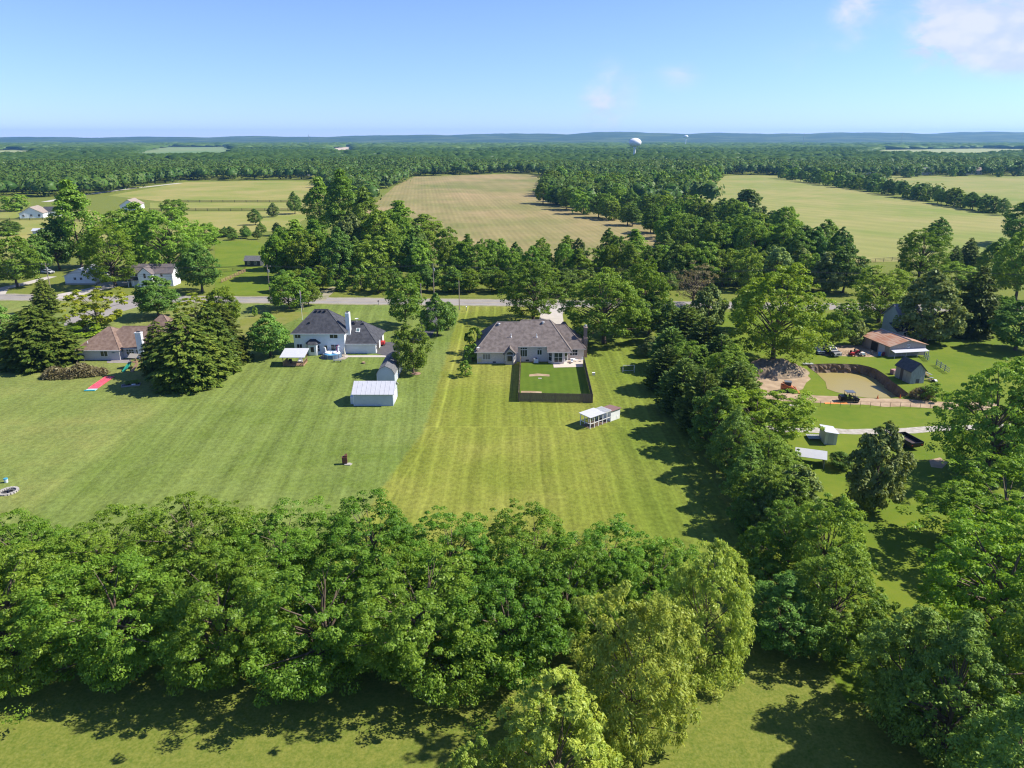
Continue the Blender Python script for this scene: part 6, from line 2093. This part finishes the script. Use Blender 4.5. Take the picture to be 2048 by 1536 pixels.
ps = at(263, 737)
t = thing('play_set', (ps[0], ps[1], 0), 'wooden play tower with green slide by the spruces', 'play set', None, R(-12))
for x in (0, 1.5):
    for y in (0, 1.5):
        MB().box(x - .06, x + .06, y - .06, y + .06, 0, 2.7).build('post', DECKW, t)
MB().box(-.05, 1.55, -.05, 1.55, 1.35, 1.45).build('platform', DECKW, t)
MB().poly([(-.3, -.3, 2.5), (1.8, -.3, 2.5), (1.8, .75, 3.2), (-.3, .75, 3.2)]).poly([(-.3, .75, 3.2), (1.8, .75, 3.2), (1.8, 1.8, 2.5), (-.3, 1.8, 2.5)]).build('roof', mat('tan_tarp', (.34, .31, .25), .8), t, solid=.05)
MB().rbox(.1, -1.3, .75, .6, 2.8, .06, rx=R(29)).rbox(-.2, -1.3, .85, .06, 2.8, .2, rx=R(29)).rbox(.4, -1.3, .85, .06, 2.8, .2, rx=R(29)).build('slide', TEAL, t)
MB().rbox(1.75, -1.1, .7, .7, 2.4, .06, rx=R(34)).build('climbing_ramp', DECKW, t)
MB().box(1.6, 4.6, .7, .8, 2.35, 2.5).build('swing_beam', DECKW, t)
for s in (.0, 1.5):
    MB().rbox(4.55, .75 + (s - .75) * .9, 1.2, .1, .1, 2.5, rx=R(-14 if s else 14)).build('swing_leg', DECKW, t)
for x in (2.6, 3.6):
    for s in (-.2, .2):
        MB().cyl((x + s, .75, .55), (x + s, .75, 2.36), .012, n=4).build('swing_chain', STEEL, t)
    MB().box(x - .25, x + .25, .62, .88, .5, .55).build('swing_seat', TEAL, t)
gp = at(309, 727)
t = thing('play_house', (gp[0], gp[1], 0), 'small grey play house under the spruce branches', 'play house')
MB().xprism([(0, 0), (1.3, 0), (1.3, 1.2), (.65, 1.7), (0, 1.2)], -.8, .8).build('wall', mat('tan_panel', (.34, .29, .21), .9), t)
MB().poly([(-1, -.2, 1.1), (1, -.2, 1.1), (1, .65, 1.8), (-1, .65, 1.8)]).poly([(-1, .65, 1.8), (1, .65, 1.8), (1, 1.5, 1.1), (-1, 1.5, 1.1)]).build('roof', SH_GREY, t, solid=.05)
window(t, 0, 0, .7, .5, .5, 0, 2, 2)
gb0 = at(262, 771)
t = thing('garden_bed', (gb0[0], gb0[1], 0), 'raised soil bed with green plants on the left lawn', 'garden bed', None, R(22))
MB().box(-1.6, 1.6, -.65, .65, 0, .2).build('soil', mat('dark_soil', (.07, .055, .05), .95, (.10, .08, .07), 3), t)
MB().box(-1.65, 1.65, -.72, -.651, 0, .26).box(-1.65, 1.65, .651, .72, 0, .26).box(-1.7, -1.601, -.65, .65, 0, .26).box(1.601, 1.7, -.65, .65, 0, .26).build('edging', mat('stone_edging', (.3, .28, .26), .9), t)
for (x, y) in ((-.6, .2), (.1, .3), (.7, .1), (1.2, .3)):
    cmx = LIB['shrub'][0][0]
    c = bpy.data.objects.new('plant', cmx); COL.objects.link(c); c.parent = t; c.location = (x, y, .15); c.scale = (.22, .22, .26)
MB().cyl((.2, -.5, .32), (.9, -.5, .32), .12, n=8).build('pipe', TRIM, t)
fp0 = at(17, 984)
t = thing('fire_pit', (fp0[0], fp0[1], 0), 'round stone ringed fire pit on the lawn at the left edge', 'fire pit')
MB().cyl((0, 0, 0), (0, 0, .05), 1.0, n=20).build('ash_bed', mat('ash', (.05, .05, .05), .95, (.1, .1, .1), 4), t)
st = MB().rbox(0, 0, .12, .34, .3, .24)
first = None
for k in range(20):
    a = 2 * math.pi * k / 20
    if first is None:
        first = st.build('stone', mat('pale_stone', (.42, .39, .35), .9, (.3, .28, .25), 4), t)
        c = first
    else:
        c = first.copy(); COL.objects.link(c)
    c.location = (1.12 * math.cos(a), 1.12 * math.sin(a), 0)
    c.rotation_euler = (0, 0, a + .2)
MB().cyl((-.5, -.2, .12), (.5, .2, .18), .09, n=7).cyl((-.3, .4, .15), (.4, -.4, .25), .08, n=7).build('charred_log', BLACKP, t)
bk = at(13, 965)
t = thing('bucket', (bk[0], bk[1], 0), 'pale blue and white bucket near the fire pit', 'bucket')
MB().cyl((0, 0, 0), (0, 0, .55), .22, .28, 14).build('pail', mat('pale_plastic', (.55, .62, .66), .4), t)
MB().cyl((0, 0, .55), (0, 0, .68), .29, .27, 14).build('lid', mat('lid_blue', (.06, .28, .4), .4), t)
# carved stump / smoker on the lawn
cs = at(690, 928)
t = thing('wood_smoker', (cs[0], cs[1], 0), 'dark reddish upright barrel smoker standing alone on the lawn', 'smoker', None, R(10))
SM = mat('rusty_dark', (.12, .045, .032), .7, (.18, .075, .055), 2)
MB().box(-.38, .38, -.3, .3, .25, 1.25).build('body', SM, t)
for x in (-.3, .3):
    for y in (-.22, .22):
        MB().box(x - .04, x + .04, y - .04, y + .04, 0, .25).build('leg', DARKM, t)
MB().box(.0, .42, -.25, .25, 1.25, 1.5).cyl((.3, 0, 1.45), (.3, 0, 1.75), .07, n=8).build('hood', SM, t)
MB().box(-.3, .3, -.33, -.301, .4, 1.15).build('door', mat('rust_door', (.10, .045, .035), .7), t)
sb = at(696, 929)
t = thing('stone_slab', (sb[0], sb[1], 0), 'pale stone slab at the foot of the smoker', 'stone slab')
MB().prism([(-.5, -.3), (.4, -.4), (.65, .1), (.2, .45), (-.45, .3)], 0, .12).build('slab', mat('pale_stone', (.42, .39, .35), .9), t)
st_ = at(727, 727)
t = thing('tree_stump', (st_[0], st_[1], 0), 'low cut tree stump on the lawn by the gambrel shed', 'stump')
MB().cyl((0, 0, 0), (0, 0, .35), .45, .36, 10).build('stump', MATS['bark'], t)
MB().cyl((0, 0, .35), (0, 0, .36), .34, .34, 10).build('cut_face', mat('cut_wood', (.42, .28, .18), .9), t)
mr = at(832, 747)
o = MB()
o.lathe([(1.0, 0), (.95, .06), (.5, .09), (.1, .1)], 18)
o = o.build('mulch_ring', mat('mulch', (.22, .13, .09), .95, (.3, .2, .15), 4), loc=(mr[0], mr[1], 0))
tag(o, 'reddish mulch ring around the tree beside the gambrel shed', 'mulch ring')
bl = at(1187, 750)
t = thing('utility_box', (bl[0], bl[1], 0), 'small white utility box on the lawn right of the fence', 'utility box')
MB().box(-.28, .28, -.22, .22, 0, .5).build('casing', TRIM, t)
MB().box(-.31, .31, -.25, .25, .5, .55).build('lid', TRIM, t)
vc = at(1080, 757)
t = thing('well_cover', (vc[0], vc[1], .012), 'small pale slab in the fenced back yard', 'cover')
MB().box(-.35, .35, -.25, .25, 0, .06).build('slab', CONC, t)
MB().cyl((0, 0, .06), (0, 0, .12), .08, n=8).build('knob', STEEL, t)
go = at(1257, 745)
t = thing('soccer_goal', (go[0], go[1], 0), 'small white pipe goal frame in the shade of the boundary row', 'goal')
MB().cyl((-1.2, 0, 0), (-1.2, 0, 1.6), .04, n=6).cyl((1.2, 0, 0), (1.2, 0, 1.6), .04, n=6).build('upright', TRIM, t)
MB().cyl((-1.2, 0, 1.6), (1.2, 0, 1.6), .04, n=6).build('crossbar', TRIM, t)
MB().cyl((-1.2, 0, 1.6), (-1.2, 1.2, 0), .03, n=6).cyl((1.2, 0, 1.6), (1.2, 1.2, 0), .03, n=6).cyl((-1.2, 1.2, .03), (1.2, 1.2, .03), .03, n=6).build('back_stay', TRIM, t)

# ---------------------------------------------------------------- street furniture
sg = at(251, 612)
t = thing('stop_sign', (sg[0], sg[1], 0), 'red octagonal stop sign at the side street', 'sign', None, R(-15))
MB().cyl((0, 0, 0), (0, 0, 2.6), .04, n=6).build('post', STEEL, t)
OC = [(.42 * math.cos(R(22.5 + 45 * k)), 2.25 + .42 * math.sin(R(22.5 + 45 * k))) for k in range(8)]
f_ = MB().yprism(OC, -.07, -.045).build('face', REDP, t)
tx = bpy.data.curves.new('lettering', 'FONT')
tx.body = 'STOP'; tx.size = .3; tx.align_x = 'CENTER'; tx.align_y = 'CENTER'; tx.extrude = .004
tx.materials.append(TRIM)
tmp = bpy.data.objects.new('lettering', tx); COL.objects.link(tmp)
bpy.context.view_layer.update()
tme = bpy.data.meshes.new_from_object(tmp.evaluated_get(bpy.context.evaluated_depsgraph_get()))
bpy.data.objects.remove(tmp)
to = bpy.data.objects.new('lettering', tme); COL.objects.link(to); to.parent = t
to.location = (0, -.078, 2.25); to.rotation_euler = (R(90), 0, 0)
for i, (bx, by, lab) in enumerate(((757, 610, 'black mailbox by the road left of the pale green tree'), (66, 603, 'white mailbox by the road at far left'), (933, 622, 'pale mailbox by the road beside the service pole'), (1060 - 6, 628, 'mailbox on the verge by the spreading tree'))):
    p = at(bx, by)
    t = thing('mailbox', (p[0], p[1], 0), lab, 'mailbox', 'roadside mailboxes')
    mm = BLACKP if i in (0, 3) else TRIM
    MB().box(-.06, .06, -.06, .06, 0, 1.05).build('post', OLDWOOD, t)
    MB().xprism([(-.3, 1.05), (.3, 1.05), (.3, 1.25), (.15, 1.38), (-.15, 1.38), (-.3, 1.25)], -.16, .16).build('box', mm, t)
    MB().box(.165, .185, -.05, .05, 1.2, 1.42).build('flag', REDP, t)

# ---------------------------------------------------------------- clutter around the barn
bp_ = at(1758, 712)
for i, (dx, dy, mm, lab) in enumerate(((0, 0, BLUEP, 'blue plastic barrel beside the barn corner'), (1.0, .1, mat('maroon_plastic', (.16, .03, .05), .5), 'maroon barrel right of the blue barrel'))):
    t = thing('barrel', (bp_[0] + dx, bp_[1] + dy, .016), lab, 'barrel', 'barrels at the barn')
    MB().lathe([(.27, 0), (.3, .1), (.3, .8), (.27, .9)], 16).build('drum', mm, t, smooth=True)
    MB().cyl((0, 0, .9), (0, 0, .93), .25, n=14).build('lid', mm, t)
stuff = [(1703, 711, 'red riding mower with black seat in the barn yard', REDP), (1722, 711, 'white riding mower in the barn yard', TRIM), (1713, 707, 'dark red quad bike in the barn yard', mat('dark_red', (.25, .02, .03), .5))]
for (bx, by, lab, mm) in stuff:
    p = at(bx, by)
    t = thing('riding_mower', (p[0], p[1], .016), lab, 'mower', 'machines in the barn yard', random.uniform(-.6, .6))
    MB().box(-.35, .35, -.95, -.1, .35, .85).build('hood', mm, t)
    MB().box(-.5, .5, -.3, .6, .22, .4).build('deck', mm, t)
    MB().box(-.25, .25, .2, .6, .55, .65).box(-.25, .25, .55, .65, .65, 1.05).build('seat', BLACKP, t)
    MB().cyl((0, -.05, .8), (0, .15, 1.0), .02, n=6).cyl((0, .15, 1.0), (0, .17, 1.02), .17, n=12).build('steering_wheel', BLACKP, t)
    for s in (-.45, .45):
        wheel(t, s, -.7, .2, .16)
        wheel(t, s, .4, .3, .22)
for i, (bx, by) in enumerate(((1692, 709), (1733, 712), (1740, 710))):
    p = at(bx, by)
    t = thing('bicycle', (p[0], p[1], .016), ['bicycle parked beside the grey pickup', 'dark bicycle right of the mowers', 'bicycle nearest the barrels'][i], 'bicycle', 'bicycles in the barn yard', random.uniform(-.4, .4))
    for x in (-.5, .5):
        o = ring(.32, .025, 18, 5).build('wheel', RUBBER, t, loc=(x, 0, .345))
        o.rotation_euler = (R(90), 0, 0)
    MB().cyl((-.5, 0, .34), (-.1, 0, .8), .02, n=5).cyl((-.1, 0, .8), (.4, 0, .85), .02, n=5).cyl((.5, 0, .34), (.38, 0, .95), .02, n=5).cyl((-.1, 0, .3), (.4, 0, .85), .02, n=5).cyl((-.5, 0, .34), (-.1, 0, .3), .02, n=5).build('frame', (REDP, BLUEP, STEEL)[i], t)
    MB().box(-.25, .05, -.06, .06, .82, .88).build('saddle', BLACKP, t)
    MB().cyl((.38, -.25, .98), (.38, .25, .98), .018, n=5).build('handlebar', STEEL, t)
pal = [(1850, 752, 'grey pallet stack beside the old shed'), (1862, 762, 'pile of pale boards and scrap beside the old shed')]
for (bx, by, lab) in pal:
    p = at(bx, by)
    t = thing('scrap_pile', (p[0], p[1], 0), lab, 'scrap pile', 'scrap beside the old shed', random.uniform(0, 1))
    rg = random.Random(bx)
    for k in range(9):
        MB().rbox(rg.uniform(-.8, .8), rg.uniform(-.8, .8), .1 + .11 * k * .6, rg.uniform(.6, 1.8), rg.uniform(.12, .5), .08, rz=rg.uniform(0, 3), rx=rg.uniform(-.1, .1)).build('board', rg.choice([OLDWOOD, STEEL, TRIM, BLACKP, DECKW]), t)
rdp = at(1787, 748)
t = thing('slatted_crate', (rdp[0], rdp[1], 0), 'faded pink crate left of the old shed', 'crate', None, .3)
MB().box(-.55, .55, -.5, .5, .05, 1.0).build('box', mat('faded_pink', (.38, .2, .2), .9), t)
for k in range(4):
    MB().box(-.6, .6, -.54, -.501, .1 + .24 * k, .26 + .24 * k).build('slat', mat('pale_slat', (.5, .42, .38), .9), t)
t0 = at(1633, 742)
t = thing('ladder', (t0[0], t0[1] + 1.8, -1.9), 'pale ladder leaning on the far bank of the pond', 'ladder')
for s in (-.25, .25):
    MB().cyl((s, -.9, -.2), (s, .1, 2.4), .035, n=6).build('stile', STEEL, t)
for k in range(7):
    u = (k + .5) / 7
    MB().cyl((-.25, -.9 + u, -.2 + 2.6 * u), (.25, -.9 + u, -.2 + 2.6 * u), .025, n=6).build('rung', STEEL, t)
dk = at(1617, 731)
t = thing('dock_platform', (dk[0], dk[1] + .3, 0), 'small grey platform at the left rim of the pond', 'platform')
MB().box(-1.1, 1.1, -.4, .6, .25, .35).build('deck', OLDWOOD, t)
for x in (-1, 1):
    MB().box(x - .05, x + .05, -.3, -.2, -.6, .25).build('leg', OLDWOOD, t)
for i, (bx, by) in enumerate(((1755, 797), (1800, 796))):
    p = at(bx, by)
    t = thing('traffic_cone', (p[0], p[1], .01), ['orange cone on the near shore of the pond, nearer the vehicle', 'orange cone at the right tip of the pond'][i], 'cone', 'cones by the pond')
    MB().box(-.2, .2, -.2, .2, 0, .05).build('base', ORANGE, t)
    MB().cyl((0, 0, .05), (0, 0, .75), .15, .03, 12).build('cone', mat('cone_orange', (.6, .13, .03), .5), t)
lp = at(1600, 813)
for i in range(4):
    o = MB().box(0, 4.3, .18 * i, .18 * i + .15, .02, .14).build('pale_plank', mat('pale_timber', (.5, .42, .36), .9), loc=(lp[0] - 4.3, lp[1] + .1, 0))
    tag(o, f'long pale timber lying by the dirt track, {ordinal(i)} from the fence', 'timber', 'timbers by the dirt track')
# root wad beside the shed
p = at(1842, 796)
o = thing('root_pile', (p[0], p[1], 0), 'brown heap of roots and branches right of the pond', 'brush pile')
N = 1500
a = g.uniform(0, 2 * np.pi, N); e = g.uniform(0, np.pi / 2, N); rr = g.uniform(.4, 1, N) ** .5
P = np.stack([np.cos(a) * np.cos(e) * 2.6 * rr, np.sin(a) * np.cos(e) * 1.6 * rr, np.sin(e) * 2.0 * rr + .1], 1)
T = unit(g.normal(size=(N, 3)) + np.array([0, 0, .6])); Bv = unit(np.cross(T, g.normal(size=(N, 3)))); s = g.uniform(.2, .5, N)
me = quads_mesh('dry_twigs', P, T * s[:, None], Bv * (s * .15)[:, None], MATS['leaf_brown'])
c = bpy.data.objects.new('dry_twigs', me); COL.objects.link(c); c.parent = o
bb = MB()
for k in range(60):
    i = g.integers(0, N)
    q = Vector(P[i]); d = Vector(T[i]) * g.uniform(.4, 1.0)
    bb.cyl(q - d, q + d, .05, .02, 4, caps=False)
bb.build('roots', MATS['bark'], o)
